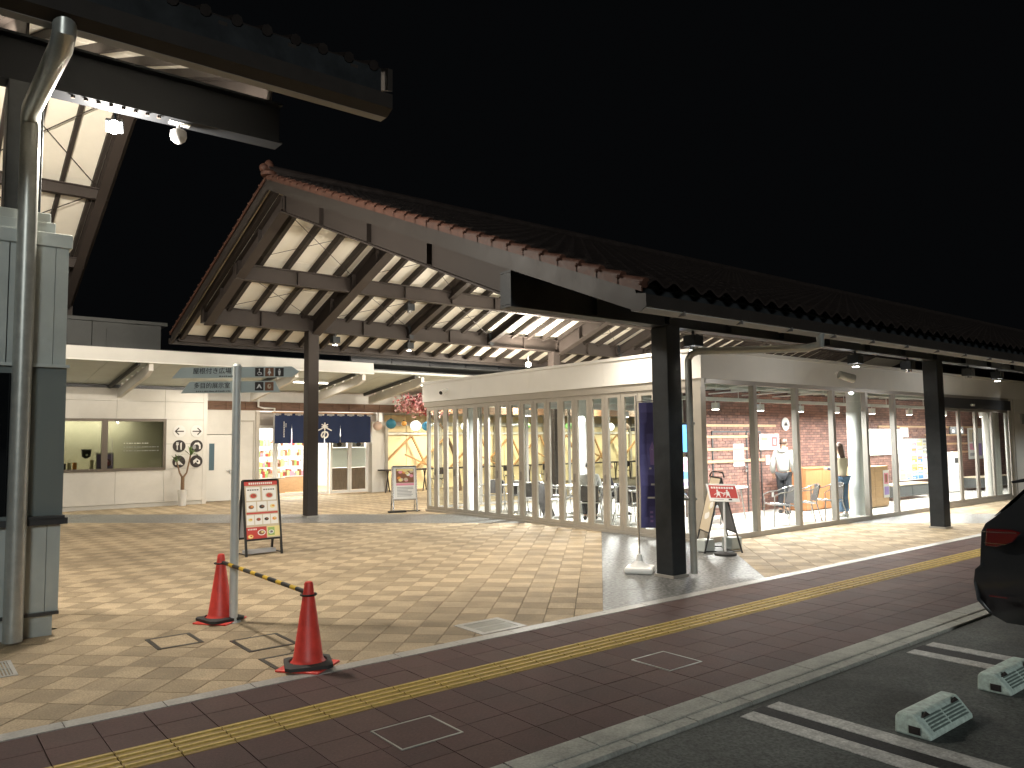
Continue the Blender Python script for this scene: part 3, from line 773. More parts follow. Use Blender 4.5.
part('downpipe', b, M['pipe'], lc, smooth=True)

# ================================================================== GLASS PAVILION
pv = thing('glass_pavilion', 'low flat-roofed glazed pavilion with folding glass doors and pale fascia under the canopy', 'pavilion', (11.1, 8.55, 0))
PX, PY, PYB, PXE = 11.1, 8.55, 17.62, 25.15
FZ0, FZ1 = 2.88, 3.36
b = MB(); b.box(PX + .06, PY + .06, -.013, 40, PYB - .06, .012); part('interior_floor', b, M['floorin'], pv)
# fascia panels
yy = [PY - .06, 10.9, 13.2, 15.4, PYB + .06]
for a, c in zip(yy[:-1], yy[1:]):
    b = MB(); b.box(PX - .08, a + .002, FZ0, PX - .04, c - .002, FZ1); part('fascia_panel', b, M['fascia'], pv)
b = MB(); b.box(PX - .11, PY - .11, FZ1, PX + .04, PYB + .1, FZ1 + .06); part('coping', b, M['fascia'], pv)
b = MB(); b.box(PX + .042, PY - .11, FZ1 + .0, 40, PY + .05, FZ1 + .06); part('coping', b, M['fasciag'], pv)  # greyer than the left coping: the shade of this face put into the colour
xx = [PX - .038, 14.0, 18.0, 22.0, 26.0, 30.0, 40]
for a, c in zip(xx[:-1], xx[1:]):
    b = MB(); b.box(a + .002, PY - .06, FZ0, c - .002, PY - .02, FZ1); part('fascia_panel', b, M['fascia'], pv)
b = MB(); b.box(PX - .02, PY + .05, 3.02, 40, PYB, 3.35); part('roof_slab', b, M['offwhite'], pv)
b = MB(); b.box(PX, PYB + .03, FZ0, 40, PYB + .07, FZ1); part('fascia_panel', b, M['fascia'], pv)
# left face: folding doors
b = MB(); b.box(PX - .05, PY - .03, 2.74, PX + .05, PYB + .03, 2.878); b.box(PX - .06, PY + .07, -.01, PX + .06, PYB - .03, .045); part('door_track', b, M['frame'], pv)
nd = 20; dy0 = PY + .16; dw = (PYB - .06 - dy0) / nd
def glazed(name, x0, y0, x1, y1, z0, z1, st_, rail, dep, m, parent, pane='pane'):
    """framed pane in a vertical plane running from (x0,y0) to (x1,y1)"""
    mb = MB(); p = Vector((x0, y0, 0)); q = Vector((x1, y1, 0)); d = (q - p); L = d.length; d.normalize(); n = Vector((-d.y, d.x, 0))
    def bx(a, c, za, zb, dd=dep, mb=mb):
        o = []
        for z in (za, zb):
            for t, s_ in ((a, -1), (c, -1), (c, 1), (a, 1)): o.append(p + d * t + n * s_ * dd / 2 + Vector((0, 0, z)))
        mb.add(o, [(3, 2, 1, 0), (4, 5, 6, 7), (0, 1, 5, 4), (1, 2, 6, 5), (2, 3, 7, 6), (3, 0, 4, 7)])
    bx(0, st_, z0, z1); bx(L - st_, L, z0, z1); bx(st_, L - st_, z0, z0 + rail, dep - .004); bx(st_, L - st_, z1 - rail, z1, dep - .004)
    f = part(name, mb, m, parent)
    gm = MB(); bx(st_, L - st_, z0 + rail, z1 - rail, .008, gm); part(pane, gm, M['glass'], f)
    return f
for i in range(nd):
    y0 = dy0 + i * dw
    f = glazed('folding_door', PX, y0 + .004, PX, y0 + dw - .004, .05, 2.735, .085, .09, .05, M['frame'], pv)
    if i % 2:
        h = MB(); h.box(PX - .055, y0 + .01, .95, PX - .027, y0 + .035, 1.12); part('handle', h, M['frameg'], f)
b = MB(); b.box(PX - .07, PY - .03, 0, PX + .07, PY + .15, 2.738); part('corner_post', b, M['frame'], pv)
# right face
b = MB(); b.box(PX + .07, PY - .04, 2.80, PXE, PY + .04, 2.878); b.box(PX + .07, PY - .05, -.01, PXE, PY + .05, .09); part('sash_rail', b, M['frameg'], pv)
ml = [PX + .12, 12.62, 14.05, 15.44, 16.84, 18.16, 20.47]
for a in ml[1:]:
    b = MB(); b.box(a - .05, PY - .06, .09, a + .05, PY + .05, 2.80); part('mullion', b, M['frameg'], pv)
for a, c in zip(ml[:-1], ml[1:]):
    b = MB(); b.box(a + .05, PY - .004, .09, c - .05, PY + .004, 2.80); part('pane', b, M['glass'], pv)
b = MB(); b.box(20.55, PY - .12, 2.53, 25.08, PY + .04, 2.80); hd = part('door_header', b, M['framed'], pv)
b = MB(); b.box(22.3, PY - .15, 2.60, 22.5, PY - .12, 2.66); part('door_sensor', b, M['white'], hd)
for a, c in ((20.53, 21.75), (21.77, 22.84), (22.87, 23.94), (23.96, 25.1)):
    glazed('sliding_door', a, PY, c, PY, .09, 2.53, .055 if a != 21.77 else .075, .07, .05, M['frameg'], pv)
b = MB(); b.box(PXE, PY - .03, 0, 40, PY + .1, 2.878); part('end_wall', b, M['wallw'], pv)
b = MB(); b.box(26.0, PY - .08, 2.15, 26.35, PY - .03, 2.45); part('wall_box', b, M['pgrey'], pv)
b = MB(); b.box(25.5, PY - .012 - .03, 0, 25.53, PY - .03, 2.87); part('wall_joint', b, M['frameg'], pv)
for x in (24.2, 24.42, 24.64, 24.86):
    b = MB(); b.tube([(x, 8.78, .013), (x, 8.78, 3.0)], .10, 10); part('inner_curtain_fold', b, M['wallw'], pv, smooth=True)
# rear glazed face, seen through the doors
for i in range(9):
    y = PYB; x0 = PX + .1 + i * 1.7
    glazed('rear_window', x0, y, x0 + 1.69, y, .05, 2.86, .035, .06, .05, M['frameg'], pv)
# interior wall of bricks
WX0, WX1, WY = 14.35, 38.0, 11.4
b = MB(); b.box(WX0, WY + .004, .012, WX1, WY + .2, 3.02); wallb = part('brick_wall', b, M['mortar'], pv)
bl, bh = .215, .070
bm_ = []
for k, mm in enumerate(('brickA', 'brickB', 'brickC')):
    q = MB(); q.box(0, -.012, 0, bl - .01, .004, bh - .012); bm_.append(q.mesh('brick', M[mm]))
bricks = []
nrow = int(2.98 / bh)
for r_ in range(nrow):
    z = .014 + r_ * bh
    for i in range(-1, int((WX1 - WX0) / bl) + 1):
        x = WX0 + i * bl + (bl / 2 if r_ % 2 else 0)
        if x < WX0 or x + bl > WX1: continue
        bricks.append((x, z))
rest = MB(); cnt = 0
vis = [(x, z) for x, z in bricks if 15.6 < x < 19.6 and 1.25 < z < 2.85]
vs_ = set(sorted(vis, key=lambda t: t[0])[:300])
for x, z in bricks:
    k = random.choice((0, 0, 1, 1, 2)); dy = random.uniform(-.003, .003)
    if (x, z) in vs_: link('brick', bm_[k], wallb, Vector((x, WY + dy, z)) - wloc(wallb))
    else: rest.cur = k; rest.box(x, WY + dy - .012, z, x + bl - .01, WY + dy + .004, z + bh - .012)
o = part('brick_field', rest, [M['brickA'], M['brickB'], M['brickC']], wallb); o['kind'] = 'stuff'
# wooden strips, flush door outline and switch on the brick wall
for z, a, c in ((2.13, 14.6, 17.75), (1.86, 14.6, 16.5), (1.56, 14.6, 16.5), (1.27, 14.6, 17.2), (2.13, 23.2, 31.5), (1.86, 26.3, 31.5), (1.56, 26.3, 31.5), (1.27, 28.3, 31.0)):
    b = MB(); b.box(a, WY - .045, z - .03, c, WY - .013, z + .03); part('wooden_strip', b, M['wood'], pv)
b = MB(); b.box(15.1, WY - .03, .02, 15.14, WY - .013, 2.0); b.box(16.47, WY - .03, .02, 16.51, WY - .013, 2.0); b.box(15.1, WY - .03, 1.96, 17.1, WY - .014, 2.0); b.box(17.06, WY - .03, .02, 17.1, WY - .013, 1.96)
fd = part('door_outline', b, M['framed'], pv)
b = MB(); b.sphere((16.38, WY - .06, 1.02), .035, 8, 6); b.sphere((16.38, WY - .06, 1.12), .03, 8, 6); part('door_knob', b, M['alu'], fd)
b = MB(); b.box(17.3, WY - .03, 1.15, 17.45, WY - .013, 1.38); part('switch_plate', b, M['white'], pv)
b = MB(); b.box(17.5, WY - .025, .32, 17.58, WY - .013, .44); part('socket', b, M['white'], pv)
# white round columns
for (x, y) in ((17.62, 9.2), (13.6, 14.15), (12.0, 16.9)):
    b = MB(); b.tube([(x, y, .012), (x, y, 3.01)], .165 if x > 17 else .14, 20); part('round_column', b, M['offwhite'], pv, smooth=True)
# ceiling: beams, ribs, cable tray
for y in (9.6, 13.0, 15.4):
    b = MB(); b.ibeam((PX + .1, y, 2.93), (38, y, 2.93), .12, .18); part('ceiling_beam', b, M['ceilg'], pv)
for i in range(22):
    x = PX + .5 + i * .62
    b = MB(); b.box(x, PY + .1, 2.97, x + .06, WY if x > 14.3 else PYB - .1, 3.018); part('ceiling_rib', b, M['ceilg'], pv)
for i in range(5):
    x = 11.9 + i * 1.3
    b = MB(); b.tube([(x, 8.8, 2.86), (x + .3, 11.2, 2.86)], .015, 5); b.tube([(x + .5, 9.2, 2.8), (x + .5, 9.2, 3.01)], .01, 5); part('ceiling_pipe', b, M['offwhite'], pv)
for y in (9.9, 14.3):
    b = MB(); b.box(PX + .3, y - .05, 2.60, 31 if y < 11 else 26, y + .05, 2.67); tr = part('lighting_track', b, M['offwhite'], pv)
    for i in range(8):
        x = PX + .8 + i * 2.2
        b2 = MB(); b2.tube([(x, y, 2.67), (x, y, 3.01)], .008, 5); part('track_rod', b2, M['offwhite'], tr)
# rooftop of the white screen (lit) and display boards on the wall
b = MB(); b.box(22.4, WY - .09, 1.28, 24.55, WY - .03, 2.05); solo('lit_screen', b, M['litwhite'], 'bright white lit screen hanging on the far brick wall left of the second front column', 'screen')
def shelf_unit(x0, x1, y, z0, z1, nx, nz, label, seed=3):
    t = thing('leaflet_rack', label, 'leaflet rack', ((x0 + x1) / 2, y, z0)); rr = random.Random(seed)
    b = MB(); b.box(x0, y - .02, z0, x1, y + .02, z1); part('back_board', b, M['white'], t)
    for i in range(nx):
        for j in range(nz):
            xa = x0 + (x1 - x0) * i / nx + .02; za = z0 + (z1 - z0) * j / nz + .03; w_ = (x1 - x0) / nx - .04; h_ = (z1 - z0) / nz - .06
            c = Card((xa, y - .022, za), (1, 0, 0), (0, 0, 1)); ks = ['paper', 'pyel', 'cream', 'cream', 'ppink', 'paper', 'paper', 'paper', 'pgrey', 'pyel', 'paper', 'pblue', 'porange']
            c.rect(0, 0, w_, h_, rr.choice(ks), .004); c.rect(w_ * .1, h_ * .55, w_ * .9, h_ * .85, rr.choice(ks), .006); c.rect(w_ * .1, h_ * .1, w_ * .6, h_ * .3, rr.choice(ks), .006); c.part('leaflet', t)
shelf_unit(24.3, 26.3, WY - .08, .45, 1.75, 5, 5, 'white rack of colourful leaflets on the far brick wall beside the second front column')
b = MB(); b.box(24.6, WY - .05, 1.8, 25.1, WY - .02, 2.1); solo('notice', b, M['paper'], 'white notice above the leaflet rack on the far brick wall', 'notice')
# ---------------- posters
def poster(name, label, x0, z0, x1, z1, y, rects, right=(1, 0, 0), org=None, cat='poster'):
    o = org or (x0, y, z0)
    t = thing(name, label, cat, o)
    w, h = x1 - x0, z1 - z0; r = Vector(right); n = r.cross(Vector((0, 0, 1)))
    b = MB(); c = Vector(o)
    b.bar(c + r * 0 + Vector((0, 0, h / 2)), c + r * w + Vector((0, 0, h / 2)), .006, h); part('sheet', b, M['paper'], t)
    cd_ = Card(c + n * .004, right, (0, 0, 1))
    for k, (a, bb, cc, d, m) in enumerate(rects): cd_.rect(a * w, bb * h, cc * w, d * h, m, .001 + .0006 * k)
    cd_.part('print', t); return t
poster('paper_notice', 'white paper notice with three blue blocks taped to the brick wall door', 15.92, 1.14, 16.34, 1.68, WY - .03, [(.1, .7, .9, .88, 'ppurple'), (.1, .42, .9, .6, 'ppurple'), (.1, .14, .9, .32, 'ppurple'), (.15, .9, .85, .94, 'pgrey')], cat='notice')
poster('wall_poster', 'red and white poster on the brick wall left of the man in the hoodie', 17.0, 1.52, 17.85, 1.92, WY - .05, [(.02, .05, .55, .95, 'cream'), (.55, .05, .98, .95, 'ppink'), (.62, .2, .9, .8, 'red'), (.7, .35, .82, .68, 'paper'), (.08, .6, .4, .8, 'pgreen'), (.08, .2, .45, .45, 'pgrey')])
poster('wall_poster', 'narrow pale blue poster on the brick wall behind the second window bar', 16.6, 1.35, 16.85, 1.9, WY - .05, [(.1, .1, .9, .9, 'pblue'), (.2, .5, .8, .8, 'paper')])
poster('wall_poster', 'cream poster with two text blocks on the brick wall beside the white round column', 21.6, 1.55, 22.0, 2.0, WY - .05, [(.1, .55, .9, .85, 'cream'), (.2, .6, .8, .66, 'pbrown'), (.1, .1, .9, .4, 'cream'), (.2, .2, .8, .26, 'pbrown')])
poster('wall_poster', 'white poster with large dark letters on the brick wall behind the automatic door', 29.6, 1.0, 30.9, 2.1, WY - .05, [(.1, .55, .5, .95, 'cream'), (.5, .1, .9, .5, 'ppurple'), (.1, .3, .4, .5, 'ppink'), (.1, .1, .5, .2, 'pgrey'), (.3, .35, .6, .85, 'pgrey')])
# round clock-like sign
t = thing('wall_sign', 'round white sign with dark peak symbol high on the brick wall', 'sign', (18.2, WY - .05, 2.18))
b = MB(); b.lathe([(.17, 0), (.17, .02)], (0, 0, 0), 24); b.tf(Matrix.Translation((18.2, WY - .03, 2.18)) @ Matrix.Rotation(R(90), 4, 'X')); part('disc', b, M['white'], t)
c = Card((18.2, WY - .052, 2.18), (1, 0, 0), (0, 0, 1)); c.poly([(-.11, -.07), (-.03, .07), (0, .0), (.03, .07), (.11, -.07), (.05, -.04), (0, -.06), (-.05, -.04)], 'ink'); c.part('symbol', t)
t = thing('hanging_sign', 'black hanging sign with white pictograms above the tall white machine', 'sign', (27.0, 10.6, 1.9))
b = MB(); b.box(26.3, 10.58, 1.88, 27.3, 10.62, 2.12); part('board', b, M['black'], t)
c = Card((26.3, 10.575, 1.88), (1, 0, 0), (0, 0, 1)); c.poly([(.1, .06), (.3, .06), (.2, .16)], 'paper'); c.disc(.5, .15, .04, .04, 'paper'); c.rect(.46, .03, .54, .1, 'paper'); c.poly([(.7, .06), (.9, .06), (.8, .16)], 'paper'); c.part('pictograms', t)
# tv on the wall end
t = thing('television', 'wall-mounted television showing a bright blue picture beside the front column', 'television', (14.3, 11.3, 1.8))
b = MB(); b.box(13.86, 11.27, 1.50, 14.56, 11.33, 2.16); part('casing', b, M['black'], t)
b = MB(); b.box(13.88, 11.262, 1.53, 14.54, 11.268, 2.14); part('screen', b, M['litposter'], t)
poster('wall_poster', 'white and pink poster below the blue television', 13.9, .7, 14.5, 1.4, 11.33, [(.1, .6, .9, .9, 'ppink'), (.1, .3, .5, .55, 'pblue'), (.55, .3, .9, .55, 'paper'), (.1, .08, .9, .2, 'ppurple')])
poster('door_poster', 'red and white poster on the inside of the folding doors beside the violet banner', 0, 0, .32, .62, 0, [(.08, .8, .92, .94, 'red'), (.08, .3, .92, .74, 'ppink'), (.3, .35, .5, .7, 'paper'), (.6, .4, .8, .7, 'paper'), (.08, .06, .92, .22, 'pgrey')], right=(0, -1, 0), org=(12.1, 10.95, .92))
t = thing('projector_screen', 'grey rolled screen case hanging inside behind the violet banner', 'screen', (12.6, 11.3, 1.6))
b = MB(); b.prism([(11.1, 1.35), (11.35, 1.2), (11.5, 2.0), (11.0, 2.0)], 'x', 12.6, 12.7); part('panel', b, M['pgrey'], t)
b = MB(); b.box(12.55, 10.9, 2.0, 12.75, 11.6, 2.08); part('case', b, M['black'], t)
# counters, benches, machine
def cabinet(label, x0, y0, x1, y1, h, n, m, top=None, name='wooden_counter', cat='counter'):
    t = thing(name, label, cat, ((x0 + x1) / 2, (y0 + y1) / 2, .012))
    for i in range(n):
        a = x0 + (x1 - x0) * i / n; c_ = x0 + (x1 - x0) * (i + 1) / n
        b = MB(); b.box(a + .004, y0, .05, c_ - .004, y0 + .02, h - .03); part('front_panel', b, m, t)
    b = MB(); b.box(x0, y0 + .021, .03, x1, y1, h - .03); part('carcass', b, m, t)
    b = MB(); b.box(x0 - .01, y0 - .01, h - .028, x1 + .01, y1 + .01, h); part('top', b, top or m, t)
    b = MB(); b.box(x0 + .02, y0 + .03, .012, x1 - .02, y1 - .02, .03); part('plinth', b, M['black'], t)
    return t
cabinet('tall orange wooden counter against the brick wall right of the man', 17.55, 10.45, 19.1, 11.1, 1.06, 2, M['woodo'])
cabinet('pale wooden counter with posters stuck on it beside the white round column', 18.9, 9.75, 20.3, 10.35, 1.06, 2, M['wood'])
poster('counter_poster', 'dark red and blue poster stuck on the pale counter behind the woman', 19.0, .4, 19.3, 1.0, 9.735, [(.1, .6, .9, .9, 'red'), (.1, .3, .9, .5, 'pblue'), (.1, .1, .9, .25, 'pbrown')])
poster('counter_poster', 'pink and black poster on the counter end right of the white round column', 20.0, .25, 20.3, .95, 9.735, [(.1, .5, .9, .9, 'ppink'), (.3, .55, .7, .85, 'pbrown'), (.1, .1, .9, .4, 'ppurple')])
for (lab, x0, x1) in (('grey upholstered bench box below the leaflet rack', 21.9, 24.3), ('grey upholstered bench box behind the automatic door', 27.9, 30.6)):
    t = thing('bench', lab, 'bench', ((x0 + x1) / 2, 10.7, .012), group='grey benches along the brick wall')
    for i in range(2):
        a = x0 + (x1 - x0) * i / 2; b = MB(); b.box(a + .01, 10.4, .10, a + (x1 - x0) / 2 - .01, 10.95, .42); part('body', b, M['concrete'], t, bevel=.02)
    b = MB(); b.box(x0, 10.39, .425, x1, 10.96, .455); part('seat_top', b, M['cream'], t)
    for x in (x0 + .1, x1 - .1):
        for y in (10.45, 10.9):
            b = MB(); b.tube([(x, y, .012), (x, y, .1)], .02, 6); part('leg', b, M['alu'], t)
t = thing('dispenser', 'tall white floor-standing cabinet with a small display behind the entrance glass', 'machine', (27.0, 10.9, .012))
b = MB(); b.box(26.5, 10.7, .03, 27.3, 11.1, 1.3); part('body', b, M['white'], t, bevel=.01)
b = MB(); b.box(26.8, 10.69, .95, 27.05, 10.70, 1.12); part('display', b, M['black'], t)
b = MB(); b.box(26.5, 10.69, .78, 27.3, 10.70, .79); part('seam', b, M['pgrey'], t)

# ---------------- track lights (cans)
can = thing('track_light', 'white cylinder track light above the left pane of the front glazing', 'lamp', (0, 0, 0), 'white track lights in the pavilion')
b = MB(); b.tube([(0, 0, 2.42), (0, 0, 2.56)], .085, 14); part('housing', b, M['white'], can, smooth=True)
b = MB(); b.tube([(0, 0, 2.416), (0, 0, 2.421)], .07, 14); part('lens', b, M['lens'], can)
b = MB(); b.tube([(0, 0, 2.56), (0, 0, 2.61)], .015, 6); part('stem', b, M['white'], can)
freeze(can)
pos = [(13.3, 9.9), (14.9, 9.9), (16.5, 9.9), (18.1, 9.9), (19.9, 9.9), (22.0, 9.9), (24.2, 9.9), (27.0, 9.9), (11.9, 14.3), (13.6, 14.3), (15.3, 14.3), (17.0, 14.3)]
names = ['first white track light from the pavilion corner', 'second white track light from the pavilion corner', 'third white track light, above the man', 'fourth white track light, left of the round column', 'white track light just right of the round column', 'white track light above the lit screen', 'white track light left of the automatic door', 'white track light behind the automatic door',
         'rear track light nearest the folding doors', 'second rear track light from the folding doors', 'third rear track light from the folding doors', 'fourth rear track light, beside the brick wall end']
for i, ((x, y), nm) in enumerate(zip(pos, names)):
    o = can if i == 0 else dup(can, (x, y, 0), 0, nm)
    o.location = (x, y, 0); o['label'] = nm

# ================================================================== CHAIRS AND TABLES
def make_chair():
    t = thing('cafe_chair', 'x', 'chair', (0, 0, 0), 'aluminium cafe armchairs in the pavilion')
    tr = .0125
    f = MB()
    # arm-and-back loop
    f.tube([(-.27, -.22, .44), (-.285, -.23, .62), (-.28, -.10, .68), (-.275, .08, .70), (-.25, .22, .76), (-.15, .29, .80), (0, .31, .81), (.15, .29, .80), (.25, .22, .76), (.275, .08, .70), (.28, -.10, .68), (.285, -.23, .62), (.27, -.22, .44)], tr, 7)
    part('arm_frame', f, M['alu'], t, smooth=True)
    f = MB(); f.tube([(-.22, -.22, .44), (.22, -.22, .44), (.23, .2, .42), (-.23, .2, .42), (-.22, -.22, .44)], tr, 6, False); part('seat_frame', f, M['alu'], t, smooth=True)
    for sx in (-1, 1):
        f = MB(); f.tube([(sx * .27, -.22, .44), (sx * .28, -.25, 0)], tr, 7); part('leg', f, M['alu'], t, smooth=True)
        f = MB(); f.tube([(sx * .25, .22, .76), (sx * .235, .2, .42), (sx * .27, .30, 0)], tr, 7); part('leg', f, M['alu'], t, smooth=True)
    s_ = MB(); s_.prism([(-.22, .45), (.2, .43), (.2, .415), (-.22, .435)], 'x', -.215, .215); part('seat', s_, M['weave'], t)
    k_ = MB(); 
    k_.add([(-.205, .20, .46), (.205, .20, .46), (.19, .285, .79), (-.19, .285, .79), (-.205, .222, .46), (.205, .222, .46), (.19, .305, .79), (-.19, .305, .79)], [(0, 1, 2, 3), (7, 6, 5, 4), (0, 4, 5, 1), (1, 5, 6, 2), (2, 6, 7, 3), (3, 7, 4, 0)])
    part('backrest', k_, M['weave'], t)
    return t
ch0 = make_chair(); freeze(ch0)
chairs = [(14.35, 9.15, -125, 'aluminium armchair right of the red sign, seen side-on, nearest the man'),
 (15.25, 9.15, -135, 'middle aluminium armchair of the row between the man and the woman'),
 (16.05, 9.05, -120, 'aluminium armchair directly left of the woman in the cream vest'),
 (12.0, 15.9, -60, 'aluminium armchair farthest left behind the folding doors'),
 (12.5, 15.55, 150, 'second aluminium armchair from the left behind the folding doors'),
 (12.1, 14.55, 140, 'aluminium armchair with dark back turned to the folding doors, left of the black leaning board'),
 (12.9, 14.7, 60, 'aluminium armchair behind the dark-backed one'),
 (12.3, 13.7, 35, 'aluminium armchair just right of the black leaning board'),
 (13.3, 14.0, 170, 'aluminium armchair beside the dark outdoor column'),
 (13.1, 13.3, -120, 'aluminium armchair pulled up left of the seated woman'),
 (13.65, 13.35, 50, 'aluminium armchair the seated dark-haired woman sits on'),
 (12.2, 12.55, 135, 'aluminium armchair the grey-haired man sits on'),
 (12.9, 12.0, 20, 'aluminium armchair directly right of the seated grey-haired man'),
 (12.5, 11.75, 140, 'aluminium armchair two places right of the seated grey-haired man'),
 (12.2, 11.1, 60, 'aluminium armchair behind the gap left of the violet banner'),
 (12.4, 10.4, -30, 'aluminium armchair directly behind the violet banner'),
 (13.0, 9.95, 170, 'aluminium armchair behind the easel-like A-board')]
for i, (x, y, a, lab) in enumerate(chairs):
    o = ch0 if i == 0 else dup(ch0, (x, y, .012), R(a), lab)
    o.location = (x, y, .012); o.rotation_euler = (0, 0, R(a)); o['label'] = lab
def make_table():
    t = thing('cafe_table', 'x', 'table', (0, 0, 0), 'white cafe tables in the pavilion')
    b = MB(); b.box(-.35, -.35, .70, .35, .35, .725); part('table_top', b, M['tabletop'], t, bevel=.008)
    b = MB(); b.tube([(0, 0, .03), (0, 0, .70)], .03, 10); part('pedestal', b, M['alu'], t, smooth=True)
    for k in range(4):
        b = MB(); a = R(45 + 90 * k); b.tube([(0, 0, .06), (.3 * math.cos(a), .3 * math.sin(a), .014)], .018, 6); part('foot', b, M['alu'], t)
    return t
tb0 = make_table(); freeze(tb0)
for i, (x, y, a, lab) in enumerate([(12.95, 12.75, 10, 'white cafe table between the two seated people'), (12.3, 15.1, 20, 'white cafe table among the leftmost armchairs'), (12.7, 11.2, 5, 'white cafe table behind the violet banner'), (13.0, 13.85, 0, 'white cafe table beside the round column at the back')]):
    o = tb0 if i == 0 else dup(tb0, (x, y, .012), R(a), lab)
    o.location = (x, y, .012); o.rotation_euler = (0, 0, R(a)); o['label'] = lab
t = thing('folding_table', 'white folding table with slanting steel legs against the brick wall behind the A-board', 'table', (14.0, 10.3, .012))
b = MB(); b.bar((13.5, 10.2, .72), (14.8, 10.5, .74), .5, .03); part('table_top', b, M['tabletop'], t)
for (x, y, dx) in ((13.65, 10.05, -.1), (13.62, 10.42, -.1), (14.65, 10.3, .14), (14.6, 10.65, .14)):
    b = MB(); b.tube([(x, y, .71), (x + dx, y, .012)], .016, 6); part('leg', b, M['alu'], t)
t = thing('leaning_board', 'black folded board leaning between the armchairs behind the folding doors', 'board', (12.0, 13.95, .012))
b = MB(); b.bar((12.0, 14.1, .78), (12.1, 13.8, .02), .03, .34, (1, 0, 0)); part('panel', b, M['weave'], t)

# ================================================================== PEOPLE
def skin_mesh(name, verts, edges, root, mats, parent, sub=2, extra=None):
    """verts: list of (x,y,z,rx,ry)"""
    me = bpy.data.meshes.new(name + '_skeleton'); me.from_pydata([v[:3] for v in verts], edges, [])
    o = bpy.data.objects.new(name, me); COL.objects.link(o)
    sk = o.modifiers.new('skin', 'SKIN'); sk.use_smooth_shade = True
    for i, v in enumerate(verts):
        me.skin_vertices[0].data[i].radius = (v[3], v[4] if len(v) > 4 else v[3]); me.skin_vertices[0].data[i].use_root = (i == root)
    ss = o.modifiers.new('sub', 'SUBSURF'); ss.levels = sub; ss.render_levels = sub
    dg = bpy.context.evaluated_depsgraph_get()
    m2 = bpy.data.meshes.new_from_object(o.evaluated_get(dg))
    bpy.data.objects.remove(o)
    m2.materials.clear(); m2.materials.append(mats)
    m2.polygons.foreach_set('use_smooth', [True] * len(m2.polygons)); m2.update()
    if extra:
        bmm = bmesh.new(); bmm.from_mesh(m2); tmp = extra.mesh('tmp', mats, smooth=True); bmm.from_mesh(tmp); bmm.to_mesh(m2); bmm.free()
        m2.polygons.foreach_set('use_smooth', [True] * len(m2.polygons))
    return link(name, m2, parent)
def lerp(a, b, t): return tuple(a[i] + (b[i] - a[i]) * t for i in range(3))
